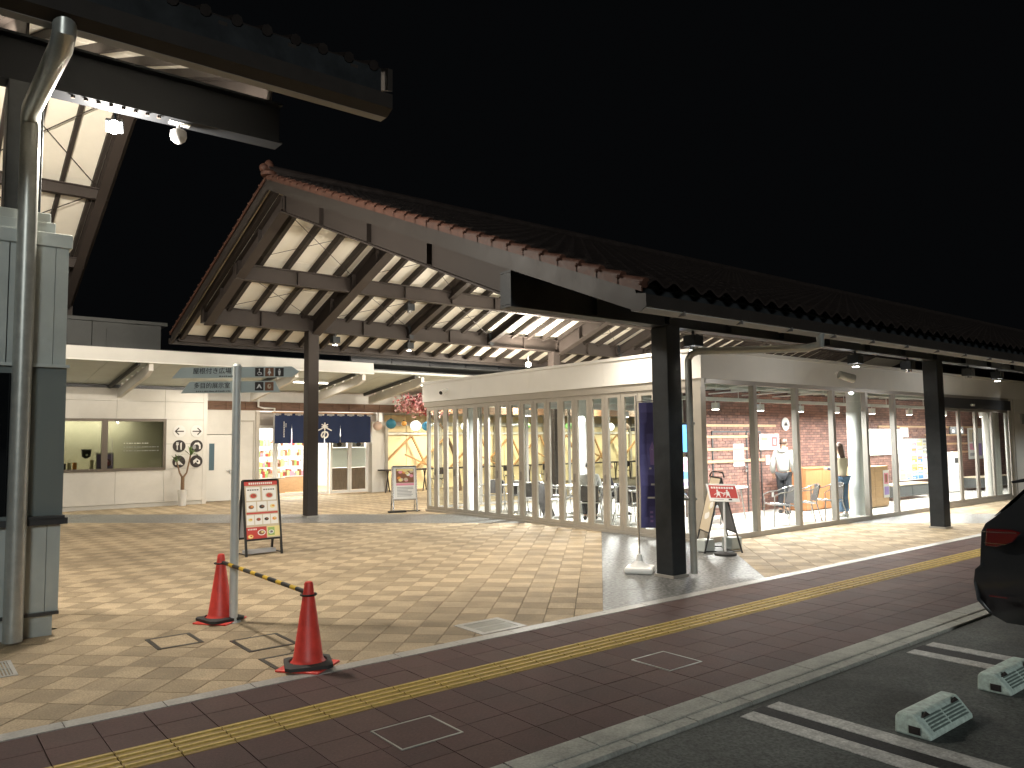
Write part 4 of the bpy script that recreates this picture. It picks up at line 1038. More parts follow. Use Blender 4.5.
def build_person(label, J, outfit, loc, rot, hair='short', hairm='hair', sc=1.0):
    """J: joints in local coordinates, figure faces -y"""
    t = thing('person', label, 'person', (0, 0, 0))
    V = []; E = []
    def add(p, r, par=None, r2_=None):
        V.append((p[0], p[1], p[2], r, r2_ if r2_ else r)); i = len(V) - 1
        if par is not None: E.append((par, i))
        return i
    pe = add(J['pelvis'], .115, None, .10); wa = add(J['waist'], .105, pe, .085); chst = add(J['chest'], .13, wa, .095); nk0 = add(J['neck'], .052, chst)
    h = Vector(J['head']); nk = Vector(J['neck']); hd = (h - nk).normalized(); fdir = Vector(J.get('face', (0, -1, 0)))
    n1 = add(tuple(nk + hd * .07), .047, nk0); h1 = add(tuple(h - hd * .055 + fdir * .012), .064, n1); h2 = add(tuple(h + hd * .03), .083, h1); h3 = add(tuple(h + hd * .085), .062, h2)
    fing = []
    for sd in ('l', 'r'):
        s_ = J['sh_' + sd]; e_ = J['el_' + sd]; w_ = J['wr_' + sd]
        i = add(s_, .052, chst); i = add(lerp(s_, e_, .5), .044, i); i = add(e_, .037, i); i = add(lerp(e_, w_, .4), .035, i); i = add(w_, .023, i)
        d = (Vector(w_) - Vector(e_)).normalized(); pal = Vector(w_) + d * .06; i2 = add(tuple(pal), .030, i, .016)
        side = d.cross(fdir); side = side.normalized() if side.length > .1 else Vector((1, 0, 0)); cu = fdir * .012
        for k in range(4):
            b0 = pal + side * (k - 1.5) * .018 + d * .025; ln = (.055, .062, .058, .045)[k]
            q = MB(); fing.append((b0, d, ln, cu))
            a_ = add(tuple(b0), .0095, i2); c_ = add(tuple(b0 + d * ln * .6 + cu), .0085, a_); add(tuple(b0 + d * ln + cu * 2.2), .007, c_)
        th_ = Vector(w_) + d * .025 - side * .028 + cu; a_ = add(tuple(th_), .011, i); add(tuple(th_ + d * .035 - side * .012 + cu), .009, a_)
        hp = J['hip_' + sd]; kn = J['kn_' + sd]; an = J['an_' + sd]; to = J['toe_' + sd]
        i = add(hp, .082, pe); i = add(lerp(hp, kn, .5), .074, i); i = add(kn, .055, i); i = add(lerp(kn, an, .35), .053, i); i = add(an, .036, i); add(to, .033, i, .025)
    ex = MB(); rt_ = fdir.cross(hd).normalized()
    ex.sphere(tuple(h + fdir * .088 - hd * .012), .016, 8, 6, (1, 1, 1.4))
    for s_ in (-1, 1): ex.sphere(tuple(h + rt_ * .080 * s_ - hd * .01), .02, 8, 6, (.6, .9, 1.4))
    skin_mesh('body', V, E, 0, M['skin'], t, extra=ex)
    fm = MB()
    for s_ in (-1, 1): fm.sphere(tuple(h + fdir * .078 + rt_ * .03 * s_ + hd * .012), .009, 8, 5)
    fm.sphere(tuple(h + fdir * .078 - hd * .048), .014, 8, 5, (1.3, 1, .35)); part('eyes_and_mouth', fm, M['ink'], t)
    # hair
    hm = MB(); hc = h + hd * .035 - fdir * .012
    hm.sphere(tuple(hc), .102, 14, 9, (.95, 1.0, 1.02))
    i0 = 0
    hm.v = [tuple(Vector(v) - (fdir * max(0, (Vector(v) - hc).dot(fdir) - .035 - .5 * max(0, (Vector(v) - hc).dot(hd))))) for v in hm.v]
    if hair == 'short': hm.v = [tuple(Vector(v) + hd * max(0, -.055 - (Vector(v) - hc).dot(hd))) for v in hm.v]
    if hair == 'long':
        for k in range(9):
            a = (k - 4) / 4; b0 = hc - fdir * .07 * (1 - abs(a) * .6) + rt_ * .075 * a
            hm.tube([tuple(b0 + hd * .02), tuple(b0 - hd * .12 - fdir * .015), tuple(b0 - hd * .27 - fdir * .03 + rt_ * random.uniform(-.012, .012))], [.032, .034, .012], 6)
    part('hair', hm, M[hairm], t, smooth=True)
    # clothing
    def cloth(name, pts, eds, m, root=0): return skin_mesh(name, pts, eds, root, M[m], t)
    top = outfit['top']; g = outfit.get('loose', .022)
    P = [(*J['pelvis'], .128 + g, .112 + g), (*J['waist'], .118 + g, .10 + g), (*J['chest'], .142 + g, .11 + g), (*lerp(J['neck'], J['chest'], .12), .062 + g * .5, .06 + g * .5)]
    Ed = [(0, 1), (1, 2), (2, 3)]
    for sd in ('l', 'r'):
        s_, e_, w_ = J['sh_' + sd], J['el_' + sd], J['wr_' + sd]; n = len(P)
        if not outfit.get('sleeve'):
            P += [(*s_, .058 + g, .058 + g), (*lerp(s_, e_, .5), .052 + g, .05 + g), (*e_, .045 + g, .043 + g), (*lerp(e_, w_, .55), .042 + g, .04 + g), (*lerp(e_, w_, .97), .032 + g * .6, .032 + g * .6)]
            Ed += [(2, n), (n, n + 1), (n + 1, n + 2), (n + 2, n + 3), (n + 3, n + 4)]
        else:
            P += [(*s_, .056 + g, .056 + g)]; Ed += [(2, n)]
            cloth('sleeve', [(*s_, .062, .062), (*lerp(s_, e_, .5), .056, .054), (*e_, .05, .048), (*lerp(e_, w_, .95), .036, .036)], [(0, 1), (1, 2), (2, 3)], outfit['sleeve'])
    cloth(outfit.get('top_name', 'top'), P, Ed, top)
    if outfit.get('hood'):
        hq = MB(); c0 = Vector(J['neck']) - fdir * .06 + Vector((0, 0, .0)); 
        hq.tube([tuple(c0 + rt_ * .09 * math.cos(a) - fdir * .07 * math.sin(a) + Vector((0, 0, .035 - .05 * math.sin(a)))) for a in [math.pi * k / 10 - 0.3 for k in range(-1, 13)]], [.02] + [.035] * 12 + [.02], 8)
        part('hood', hq, M[top], t, smooth=True)
    g = .016; P = [(*J['pelvis'], .122 + g, .108 + g)]; Ed = []
    for sd in ('l', 'r'):
        hp, kn, an = J['hip_' + sd], J['kn_' + sd], J['an_' + sd]; n = len(P); wd = outfit.get('leg', .0)
        P += [(*hp, .09 + g, .09 + g), (*lerp(hp, kn, .5), .08 + g + wd, .08 + g + wd), (*kn, .062 + g + wd, .062 + g + wd), (*lerp(kn, an, .5), .054 + g + wd, .054 + g + wd), (*lerp(kn, an, .96), .046 + g + wd, .046 + g + wd)]
        Ed += [(0, n), (n, n + 1), (n + 1, n + 2), (n + 2, n + 3), (n + 3, n + 4)]
    cloth('trousers', P, Ed, outfit['leg_m'])
    for sd in ('l', 'r'):
        an, to = Vector(J['an_' + sd]), Vector(J['toe_' + sd]); d = (to - an); d.z = 0
        heel = Vector((an.x, an.y, J.get('floor', 0) + .045)) - d.normalized() * .04
        s2 = MB(); s2.tube([tuple(heel), tuple(heel + d.normalized() * .10), tuple(heel + d.normalized() * .22 - Vector((0, 0, .008)))], [.046, .048, .036], 10)
        part('shoe', s2, M[outfit.get('shoe', 'black')], t, smooth=True)
    t.scale = (sc, sc, sc); t.location = loc; t.rotation_euler = (0, 0, rot)
    return t
walkJ = dict(pelvis=(0, 0, .95), waist=(0, -.01, 1.10), chest=(0, -.02, 1.32), neck=(0, -.03, 1.50), head=(0, -.05, 1.665), face=(0, -1, 0),
    sh_l=(.185, -.01, 1.43), el_l=(.25, .05, 1.16), wr_l=(.26, -.06, .94), sh_r=(-.185, -.01, 1.43), el_r=(-.24, .02, 1.15), wr_r=(-.22, -.12, .95),
    hip_l=(.09, 0, .90), kn_l=(.10, -.10, .50), an_l=(.10, .02, .09), toe_l=(.11, -.13, .03), hip_r=(-.09, 0, .90), kn_r=(-.10, .02, .50), an_r=(-.10, .20, .12), toe_r=(-.11, .07, .03))
build_person('man in a pale grey hoodie and black trousers walking away beside the brick wall', walkJ, dict(top='hoodie', top_name='hoodie', hood=True, leg_m='trouser', loose=.035), (16.75, 10.55, .012), R(108), hairm='hairb', sc=1.0)
womJ = dict(walkJ); womJ.update(an_l=(.09, .03, .09), kn_l=(.09, -.03, .5), toe_l=(.10, -.13, .03), an_r=(-.09, .03, .09), kn_r=(-.09, -.02, .5), toe_r=(-.10, -.13, .03), wr_l=(.14, -.30, 1.16), el_l=(.24, -.06, 1.16), wr_r=(-.14, -.30, 1.16), el_r=(-.24, -.06, 1.16))
build_person('standing woman with long dark hair, cream vest, navy sleeves and jeans by the white column', womJ, dict(top='vest', top_name='vest', sleeve='navy', leg_m='jeans', loose=.02, leg=.012, shoe='white'), (16.95, 9.2, .012), R(170), hair='long', hairm='hairb', sc=.93)
sitJ = dict(pelvis=(0, .10, .53), waist=(0, .10, .68), chest=(0, .06, .90), neck=(0, .03, 1.08), head=(0, -.0, 1.245), face=(0, -1, 0), floor=0,
    sh_l=(.18, .04, 1.01), el_l=(.24, -.04, .76), wr_l=(.14, -.25, .74), sh_r=(-.18, .04, 1.01), el_r=(-.24, -.04, .76), wr_r=(-.14, -.25, .74),
    hip_l=(.09, .05, .52), kn_l=(.13, -.36, .50), an_l=(.12, -.34, .09), toe_l=(.12, -.49, .03), hip_r=(-.09, .05, .52), kn_r=(-.13, -.36, .50), an_r=(-.12, -.34, .09), toe_r=(-.12, -.49, .03))
build_person('grey-haired person in a pale shirt sitting with their back to the folding doors', sitJ, dict(top='shirt', top_name='shirt', leg_m='trouser', loose=.02), (12.2, 12.55, .012), R(135), hairm='hairg', sc=.98)
build_person('dark-haired woman in a dark top sitting behind the folding doors facing right', sitJ, dict(top='navy', top_name='blouse', leg_m='trouser', loose=.015), (13.65, 13.35, .012), R(50), hair='long', hairm='hairb', sc=.93)

# ================================================================== LOW BUILDING BEHIND (service wing)
sb = thing('service_building', 'low white panelled building with flat canopy and wide window at the back of the square', 'building', (4.0, 24.7, 0))
WYB = 24.7
# wall of panels with the window opening x 1.2..6.32, z 1.1..2.58
def wp(x0, x1, z0, z1, y=WYB):
    b = MB(); b.box(x0 + .003, y, z0 + .003, x1 - .003, y + .12, z1 - .003); part('wall_panel', b, M['wallw'], sb)
xs = [-6, -3, -.5, 1.2, 3.45, 5.0, 6.32, 7.5]
for a, c in zip(xs[:-1], xs[1:]):
    wp(a, c, .12, 1.10) ; wp(a, c, 2.58, 3.12); wp(a, c, 3.12, 3.75)
    if a >= 6.3 or c <= 1.21: wp(a, c, 1.10, 1.85); wp(a, c, 1.85, 2.58)
b = MB(); b.box(-6, WYB + .02, 0, 7.48, WYB + .1, .118); part('wall_base', b, M['fasciag'], sb)
b = MB(); b.box(7.44, WYB - .01, 0, 7.56, 25.3, 3.75); part('corner_trim', b, M['wallw'], sb)
w_ = MB(); w_.box(1.2, WYB - .03, 1.08, 6.36, WYB + .1, 1.16); w_.box(1.2, WYB - .03, 2.52, 6.36, WYB + .1, 2.60); w_.box(6.28, WYB - .03, 1.16, 6.36, WYB + .1, 2.52); w_.box(4.62, WYB - .02, 1.16, 4.78, WYB + .08, 2.52)
wf = part('window', w_, mat('window_bronze', (0.17, 0.145, 0.12), 0.4, 0.4), sb)
g_ = MB(); g_.box(1.25, WYB + .03, 1.16, 4.62, WYB + .036, 2.52); g_.box(4.78, WYB + .03, 1.16, 6.28, WYB + .036, 2.52); part('pane', g_, M['glassd'], wf)
b = MB(); b.box(1, WYB + .9, .9, 6.5, WYB + .95, 2.8); b.box(1, WYB + .13, 1.1, 6.5, WYB + .9, 1.13); part('room_back', b, M['winwall'], sb)
c = Card((4.85, WYB + .028, 1.25), (1, 0, 0), (0, 0, 1))
for i in range(3):
    for k in range(14 if i else 10): c.rect(.36 + k * .07, .62 - i * .11, .36 + k * .07 + .03 + .012 * (k % 3), .62 - i * .11 + .022, 'pgrey' if i else 'paper')
c.line([(.05, 0), (.05, .78)], .008, 'pgrey')
c.part('window_lettering', wf)
for (x, m, h, lab) in ((3.60, 'paper', .20, 'small white box leftmost on the window sill'), (3.72, 'ink', .2, 'small dark box on the window sill between two pale boxes'), (3.85, 'cream', .22, 'small cream box on the window sill'), (3.99, 'porange', .22, 'small orange box rightmost on the window sill'), (4.42, 'cream', .28, 'narrow cream carton on the window sill beside the photo board')):
    b = MB(); b.box(x - .045, WYB + .16, 1.13, x + .045, WYB + .26, 1.13 + h); b2 = solo('box', b, M[m], lab, 'box', (x, WYB + .2, 1.13))
t = thing('hanging_bag', 'black bag hanging inside the wide window', 'bag', (4.27, WYB + .2, 1.5))
b = MB(); b.prism([(4.15, 1.72), (4.40, 1.72), (4.38, 1.52), (4.30, 1.46), (4.24, 1.46), (4.17, 1.52)], 'y', WYB + .15, WYB + .25); part('pouch', b, M['ink'], t)
b = MB(); b.sphere((4.28, WYB + .145, 1.56), .035, 8, 6); part('badge', b, M['paper'], t)
t = thing('photo_board', 'food photo board standing inside the window left of the middle frame', 'photo board', (4.62, WYB + .2, 1.13))
b = MB(); b.box(4.52, WYB + .15, 1.15, 4.98, WYB + .17, 1.62); part('board', b, M['paper'], t)
c = Card((4.52, WYB + .148, 1.15), (1, 0, 0), (0, 0, 1)); c.rect(.02, .02, .44, .42, 'ppurple'); c.disc(.26, .17, .15, .12, 'pbrown'); c.disc(.24, .2, .09, .08, 'ppink', .005); c.disc(.3, .15, .05, .05, 'red', .006); c.part('print', t)
# recessed door bay
b = MB(); b.box(7.56, 25.3, 2.15, 9.3, 25.42, 3.05); b.box(8.62, 25.3, 0, 9.3, 25.42, 2.148); part('wall_panel', b, M['wallw'], sb)
b = MB(); b.box(7.57, 25.31, .02, 8.60, 25.36, 2.13); dr = part('door', b, M['fascia'], sb)
b = MB(); b.box(7.82, 25.30, 1.0, 7.98, 25.315, 1.85); part('vision_pane', b, mat('door_glass_blue', (.10, .16, .20), .1), dr)
b = MB(); b.box(8.46, 25.27, .88, 8.50, 25.31, 1.0); b.box(8.36, 25.26, .96, 8.5, 25.28, .985); part('handle', b, M['alu'], dr)
b = MB(); b.box(7.56, 25.27, 3.05, 30, 25.45, 3.22); b.box(7.56, 25.28, 2.93, 30, 25.44, 3.05)
part('timber_lintel', b, M['woodd'], sb)
for i in range(14):
    b = MB(); b.box(7.7 + i * .62, 25.245, 2.94, 7.95 + i * .62, 25.268, 3.20); part('timber_block', b, M['woodd'], sb)
b = MB(); b.box(9.3, 25.25, 0, 9.42, 25.7, 2.9); b.box(8.66, 25.285, .1, 8.7, 25.3, 2.1); b.box(9.22, 25.285, .1, 9.26, 25.3, 2.6); b.box(8.66, 25.28, 2.55, 9.26, 25.3, 2.6); part('pilaster', b, M['frame'], sb)
b = MB(); b.box(7.5, 25.42, 3.22, 30, 25.5, 3.9); part('upper_wall', b, M['wallw'], sb)
b = MB(); b.tube([(9.35, 25.2, 3.75), (9.35, 25.2, 3.05), (9.55, 25.2, 3.0), (9.9, 25.2, 3.0), (9.9, 25.2, 2.4)], .035, 8); part('conduit', b, M['fascia'], sb)
# flat canopy: front fascia, soffit deck, cantilever brackets
CY = 21.0
b = MB(); b.box(-6, CY, 3.93, 11.35, CY + .1, 4.24); part('canopy_fascia', b, M['fasciag'], sb)
b = MB(); b.box(-6, CY - .03, 3.90, 11.36, CY + .02, 3.93); part('drip_edge', b, M['fascia'], sb)
b = MB(); b.box(11.36, CY + .5, 3.93, 26, CY + .6, 4.08); part('canopy_fascia', b, M['fasciag'], sb)
for i in range(24):
    x = -5 + i * 1.3
    b = MB(); b.bar((x + .65, CY + .1, 3.98), (x + .65, WYB + .02, 3.60), 1.29, .03); part('soffit_deck', b, M['ceilg'], sb)
b = MB(); b.box(-6, WYB - .08, 3.49, 7.5, WYB, 3.58); part('dark_trim', b, M['framed'], sb)  # dark strip where the wall meets the soffit
for x in (-2.0, 1.5, 5.05, 8.95, 11.1, 13.2, 15.4):
    b = MB(); b.prism([(CY + .15, 3.90), (CY + .15, 3.72), (CY + .5, 3.60), (WYB, 3.20), (WYB, 3.46)], 'x', x - .055, x + .055); bk = part('bracket', b, M['wallw'], sb)
    for k in range(6):
        y = CY + .35 + k * .6; b = MB(); b.box(x - .03, y, 3.84 - k * .07, x + .03, y + .06, 3.98 - k * .065); part('spacer', b, M['wallw'], bk)
    b = MB(); b.bar((x - .28, CY + .15, 3.90), (x - .28, WYB - .1, 3.52), .06, .10); part('soffit_rail', b, M['concrete'], sb)
b = MB(); b.box(-6, CY + .1, 4.24, 26, 30, 4.27); part('roof_slab', b, M['concrete'], sb)
# things on its roof
t = thing('rooftop_unit', 'grey parapet box with panels on the roof of the service building at the left', 'rooftop unit', (3.9, 22.6, 4.27))
for i, (a, c_) in enumerate(((.5, 2.6), (2.62, 3.9), (3.92, 5.6))):
    b = MB(); b.box(a, 22.5, 4.27, c_, 23.8, 5.08); part('panel', b, M['concrete'], t)
b = MB(); b.box(.4, 22.42, 5.08, 5.75, 23.9, 5.17); part('capping', b, M['concrete'], t)
b = MB(); b.box(3.2, 22.46, 4.45, 3.75, 22.5, 4.95); part('hatch', b, M['concrete'], t)
b = MB(); b.box(4.25, 22.46, 4.3, 4.3, 22.5, 4.9); part('pipe', b, M['concrete'], t)
t = thing('rooftop_screen', 'dark ribbed screen wall rising behind the flat canopy right of the front-left column', 'screen wall', (18, 22.6, 4.08))
for i in range(10):
    b = MB(); b.box(11.4 + i * 1.5, 22.6, 4.08, 12.88 + i * 1.5, 22.7, 4.9); part('screen_panel', b, M['framed'], t)
# linear lights under the flat canopy
for i, (x, y, z, lab) in enumerate(((7.2, 22.0, 3.76, 'linear white ceiling light left of the signpost, upper'), (7.6, 23.6, 3.58, 'linear white ceiling light left of the signpost, lower'), (10.0, 22.6, 3.7, 'linear white ceiling light behind the brown column'), (14.3, 22.4, 3.75, 'linear white ceiling light near the pavilion end'), (2.4, 22.6, 3.72, 'linear white ceiling light at the left end of the flat canopy'))):
    t = thing('linear_light', lab, 'lamp', (x, y, z), 'linear lights under the flat canopy')
    b = MB(); b.box(x - .6, y - .05, z, x + .6, y + .05, z + .05); part('housing', b, M['white'], t)
    b = MB(); b.box(x - .58, y - .04, z - .015, x + .58, y + .04, z - .001); part('tube', b, M['tube'], t)

# round wayfinding signs on the wall
def disc_sign(x, z, dark, label, draw):
    t = thing('wall_sign', label, 'sign', (x, WYB - .02, z))
    b = MB(); b.lathe([(.185, 0), (.185, .015)], (0, 0, 0), 28); b.tf(Matrix.Translation((x, WYB - .0, z)) @ Matrix.Rotation(R(90), 4, 'X')); part('disc', b, M['ink'] if dark else M['paper'], t)
    c = Card((x, WYB - .016, z), (1, 0, 0), (0, 0, 1)); draw(c); c.part('symbol', t)
def arrow(c, s): c.line([(-.12 * s, 0), (.12 * s, 0)], .032, 'ink'); c.line([(-.12 * s, 0), (-.02 * s, .10)], .032, 'ink', .0035); c.line([(-.12 * s, 0), (-.02 * s, -.10)], .032, 'ink', .004)
disc_sign(6.74, 2.23, False, 'pale round wall sign with an arrow pointing left', lambda c: arrow(c, 1))
disc_sign(7.25, 2.23, False, 'pale round wall sign with an arrow pointing right', lambda c: arrow(c, -1))
def fork(c):
    c.rect(-.07, -.11, -.045, .12, 'paper'); c.rect(-.09, .03, -.025, .05, 'paper', .003)
    for k in (-.09, -.06, -.03): c.rect(k, .04, k + .012, .12, 'paper', .0034)
    c.poly([(.04, -.11), (.07, -.11), (.075, .12), (.03, .09), (.03, 0)], 'paper')
disc_sign(6.74, 1.78, True, 'dark round wall sign with white fork and knife', fork)
disc_sign(7.25, 1.78, True, 'dark round wall sign with a white curved hook shape', lambda c: (c.poly([(-.1, .02), (-.04, .10), (.06, .11), (.12, .03), (.12, -.09), (.07, -.1), (.07, 0), (.02, .05), (-.05, .04)], 'paper'), c.disc(-.07, -.03, .05, .07, 'pgrey')))
disc_sign(6.74, 1.31, True, 'dark round wall sign with a white house and slope, left of the plant', lambda c: (c.poly([(-.11, -.02), (-.04, .07), (.03, -.02), (.03, -.09), (-.11, -.09)], 'paper'), c.poly([(.0, .03), (.13, -.10), (.06, -.10), (-.02, -.0)], 'paper', .004)))
disc_sign(7.25, 1.31, True, 'dark round wall sign with a white house and figure, right of the plant', lambda c: (c.poly([(-.10, .02), (0, .10), (.11, .02), (.11, -.07), (.05, -.09), (-.02, -.02), (-.08, -.08)], 'paper'), c.disc(.03, .0, .03, .03, 'ink', .005)))
# potted plant
t = thing('potted_plant', 'tall yucca with two bare stems in a slim white pot against the wall', 'plant', (6.78, 24.4, 0))
b = MB(); b.lathe([(.10, 0), (.135, .46), (.14, .48), (.12, .48), (.11, .44)], (6.78, 24.4, 0), 18); part('pot', b, M['white'], t, smooth=True)
b = MB(); b.tube([(6.78, 24.4, .45), (6.78, 24.4, .88)], [.055, .05], 10); part('trunk', b, M['bark'], t, smooth=True)
tops = [(6.60, 24.38, 1.30), (7.0, 24.42, 1.50), (6.9, 24.35, 1.18)]
for q in tops[:2]:
    b = MB(); b.tube([(6.78, 24.4, .82), (lerp((6.78, 24.4, .82), q, .5)[0], 24.4, .98), q], [.032, .024, .022], 8); part('stem', b, M['bark'], t, smooth=True)
for q, n in ((tops[0], 15), (tops[1], 17)):
    for k in range(n):
        a = random.uniform(0, 6.28); el = random.uniform(.1, 1.45); L = random.uniform(.34, .52)
        d = Vector((math.cos(a) * math.cos(el), math.sin(a) * math.cos(el) * .6, math.sin(el))); p0 = Vector(q); sd = d.cross(Vector((0, 0, 1))).normalized() * .026
        b = MB(); pm = p0 + d * L * .5; pt = p0 + d * L - Vector((0, 0, L * .35)); b.face([p0 - sd * .5, pm - sd, pm + sd, p0 + sd * .5]); b.face([pm - sd, pt, pm + sd]); part('leaf', b, M['leaf'], t)

# shop entrance with glazing, shelves and noren
EY = 25.9
sh = thing('souvenir_shop', 'brightly lit glazed shop front with pale sliding doors behind the indigo curtain', 'shop', (12, EY, 0))
b = MB(); b.box(9.4, EY - .05, 2.45, 14.1, EY + .05, 2.9); part('transom', b, M['frame'], sh)
for (a, c_) in ((9.45, 10.2), (10.22, 11.4), (11.42, 12.2), (12.25, 13.0), (13.02, 13.75)):
    f = glazed('sliding_door', a, EY, c_, EY, .02, 2.45, .07, .1, .06, M['fascia'], sh)
for (a, c_) in ((12.33, 12.93), (13.1, 13.67)):
    b = MB(); 
    for k in range(4): b.box(a + (c_ - a) * k / 4 + .003, EY + .012, .13, a + (c_ - a) * (k + 1) / 4 - .003, EY + .03, .92)
    part('timber_slats', b, M['woodp'], sh)
    b = MB(); b.box(a, EY + .012, .94, c_, EY + .02, 1.65); part('frosted_film', b, M['offwhite'], sh)
    c = Card((a, EY + .008, 1.65), (1, 0, 0), (0, 0, 1)); c.rect(.02, .02, c_ - a - .05, .42, 'pgrey'); c.disc(.2, .25, .12, .1, 'pblue'); c.disc(.35, .2, .12, .1, 'cream', .004); c.disc(.28, .12, .1, .08, 'ink', .005); c.part('print', sh)
b = MB(); b.box(13.78, EY - .3, 0, 14.3, EY + .1, 2.6); part('side_panel', b, M['wallw'], sh)
b = MB(); b.box(14.3, EY - .35, 0, 14.42, EY + .1, 2.6); part('post', b, M['frame'], sh)
b = MB(); b.box(9.3, 31.5, 0, 14.5, 31.6, 3.6); b.box(9.3, EY + .1, 3.5, 14.5, 31.5, 3.55); b.box(14.42, EY + .1, 0, 14.5, 31.5, 3.5); b.box(9.22, EY + .1, 0, 9.3, 31.5, 3.5); part('interior_walls', b, M['paper'], sh)
b = MB(); b.box(9.3, EY + .1, -.012, 14.4, 31.5, .008); part('interior_floor', b, M['wood'], sh)
rr = random.Random(4)
for n_, (x0, x1, y0, lab) in enumerate(((9.5, 11.2, 27.4, 'shop shelf of red and white packets left of the brown column'), (11.4, 12.6, 28.4, 'shop shelf of packets behind the brown column'), (9.5, 12.6, 29.8, 'far shop shelf of bright packets at the back of the shop'))):
    t = thing('shop_shelf', lab, 'shelf', ((x0 + x1) / 2, y0, 0))
    b = MB(); b.box(x0, y0, 0, x1, y0 + .5, .55); part('wooden_base', b, M['wood'], t)
    for k in range(4):
        z = .6 + k * .38
        b = MB(); b.box(x0, y0, z - .03, x1, y0 + .45, z); part('shelf_board', b, M['white'], t)
        ng = int((x1 - x0) / .095)
        for q in range(ng):
            m = rr.choice(['red', 'paper', 'paper', 'ppink', 'cream', 'cream', 'pyel', 'pgrey', 'pbrown', 'paper', 'pbrown', 'porange', 'pgreen']); hh = rr.uniform(.10, .26)
            b = MB(); b.box(x0 + q * .095 + .006, y0 + .02, z, x0 + q * .095 + .09, y0 + .2, z + hh); part('packet', b, M[m], t)
t = thing('shop_curtain', 'indigo split curtain with white character and tree emblem over the shop entrance', 'curtain', (11.8, 25.05, 2.8))
NX0, NX1, NYY = 9.86, 13.42, 25.05
b = MB(); b.tube([(NX0 - .1, NYY, 2.86), (NX1 + .1, NYY, 2.86)], .025, 8); part('rod', b, M['wood'], t)
nseg = 6
for i in range(nseg):
    a = NX0 + (NX1 - NX0) * i / nseg; c_ = NX0 + (NX1 - NX0) * (i + 1) / nseg; b = MB()
    nn = 10; g0 = .0 if i == 0 else .012
    for k in range(nn):
        xa = a + (c_ - a) * k / nn; xb = a + (c_ - a) * (k + 1) / nn
        wa, wb = .022 * math.sin(xa * 11), .022 * math.sin(xb * 11)
        xa2 = xa + (.02 if k == 0 and i in (1, 3, 4) else 0); xb2 = xb - (.02 if k == nn - 1 and i in (0, 2, 3) else 0)
        b.add([(xa, NYY, 2.78), (xb, NYY, 2.78), (xb, NYY + wb * .6, 2.5), (xa, NYY + wa * .6, 2.5), (xb2, NYY + wb, 1.83), (xa2, NYY + wa, 1.83)], [(0, 3, 2, 1), (3, 5, 4, 2)])
    part('cloth_panel', b, M['noren'], t, smooth=True)
for i in range(19):
    x = NX0 + .08 + i * (NX1 - NX0 - .1) / 18; b = MB(); b.box(x - .05, NYY - .012, 2.76, x + .05, NYY + .012, 2.88); part('hanging_loop', b, M['noren'] if i % 2 else M['pgrey'], t)
c = Card((11.62, NYY - .045, 1.9), (1, 0, 0), (0, 0, 1))
W_ = 'paper'
c.line([(0, .62), (0, .38)], .05, W_); c.line([(-.11, .57), (.11, .48)], .04, W_, .0035); c.line([(.11, .57), (-.11, .48)], .04, W_, .004); c.line([(-.02, .47), (-.25, .36)], .042, W_, .0045); c.line([(.02, .47), (.25, .36)], .042, W_, .005)
c.part('tree_emblem', t)
writing('の', .33, M['paper'], t, (11.62, NYY - .05, 2.10), (1, 0, 0), (0, 0, 1), bold=.014)
c = Card((10.16, NYY - .045, 1.9), (1, 0, 0), (0, 0, 1)); rq = random.Random(5)
for k in range(9):
    z = .62 - k * .06; c.rect(-.02, z, .02, z + .012, W_); c.rect(-.02, z + .026, rq.uniform(0, .02), z + .038, W_, .0024); c.rect(-.006, z, .006, z + .04, W_, .0028)
for k in range(4): c.rect(.05, .58 - k * .035, .075, .60 - k * .035, W_)
c.part('vertical_writing', t)

# ================================================================== COURT WITH TIMBER BRACES
ct = thing('court_screen', 'cream boarded screen wall with light timber braces behind the pavilion', 'screen wall', (20, 26.4, 0))
for i in range(15):
    x = 14.5 + i * 1.22
    b = MB(); b.box(x, 26.4, 0, x + 1.2, 26.5, 2.12); part('wall_board', b, M['creamw'], ct)
    b = MB(); b.box(x, 26.4, 2.22, x + 1.2, 26.45, 2.46); b.box(x, 26.4, 2.62, x + 1.2, 26.45, 2.88); part('upper_pane', b, M['creamw'], ct)
b = MB(); b.box(14.4, 26.33, 2.12, 33, 26.5, 2.2); b.box(14.4, 26.35, 2.47, 33, 26.5, 2.61); b.box(14.4, 26.3, 2.9, 33, 26.55, 3.1); part('rail', b, M['wallw'], ct)
for i in range(7):
    x = 14.45 + i * 2.8
    b = MB(); b.box(x - .07, 26.28, 0, x + .07, 26.38, 3.2); part('post', b, M['frame'], ct)
for i in range(11):
    x = 14.3 + i * 1.65
    b = MB(); b.bar((x, 26.2, .75), (x + 1.5, 26.2, 2.05), .07, .06); part('brace', b, M['timber'], ct)
    b = MB(); b.bar((x + 1.5, 26.12, 2.05), (x + 2.1, 26.12, .95), .07, .06); part('brace', b, M['timber'], ct)
    if i % 2: b = MB(); b.bar((x - .5, 26.05, 1.35), (x + .9, 26.05, .75), .07, .05); part('brace', b, M['timber'], ct)
b = MB(); b.box(14.3, 26.55, 0, 34, 26.6, 5); part('back_wall', b, M['fascia'], ct)
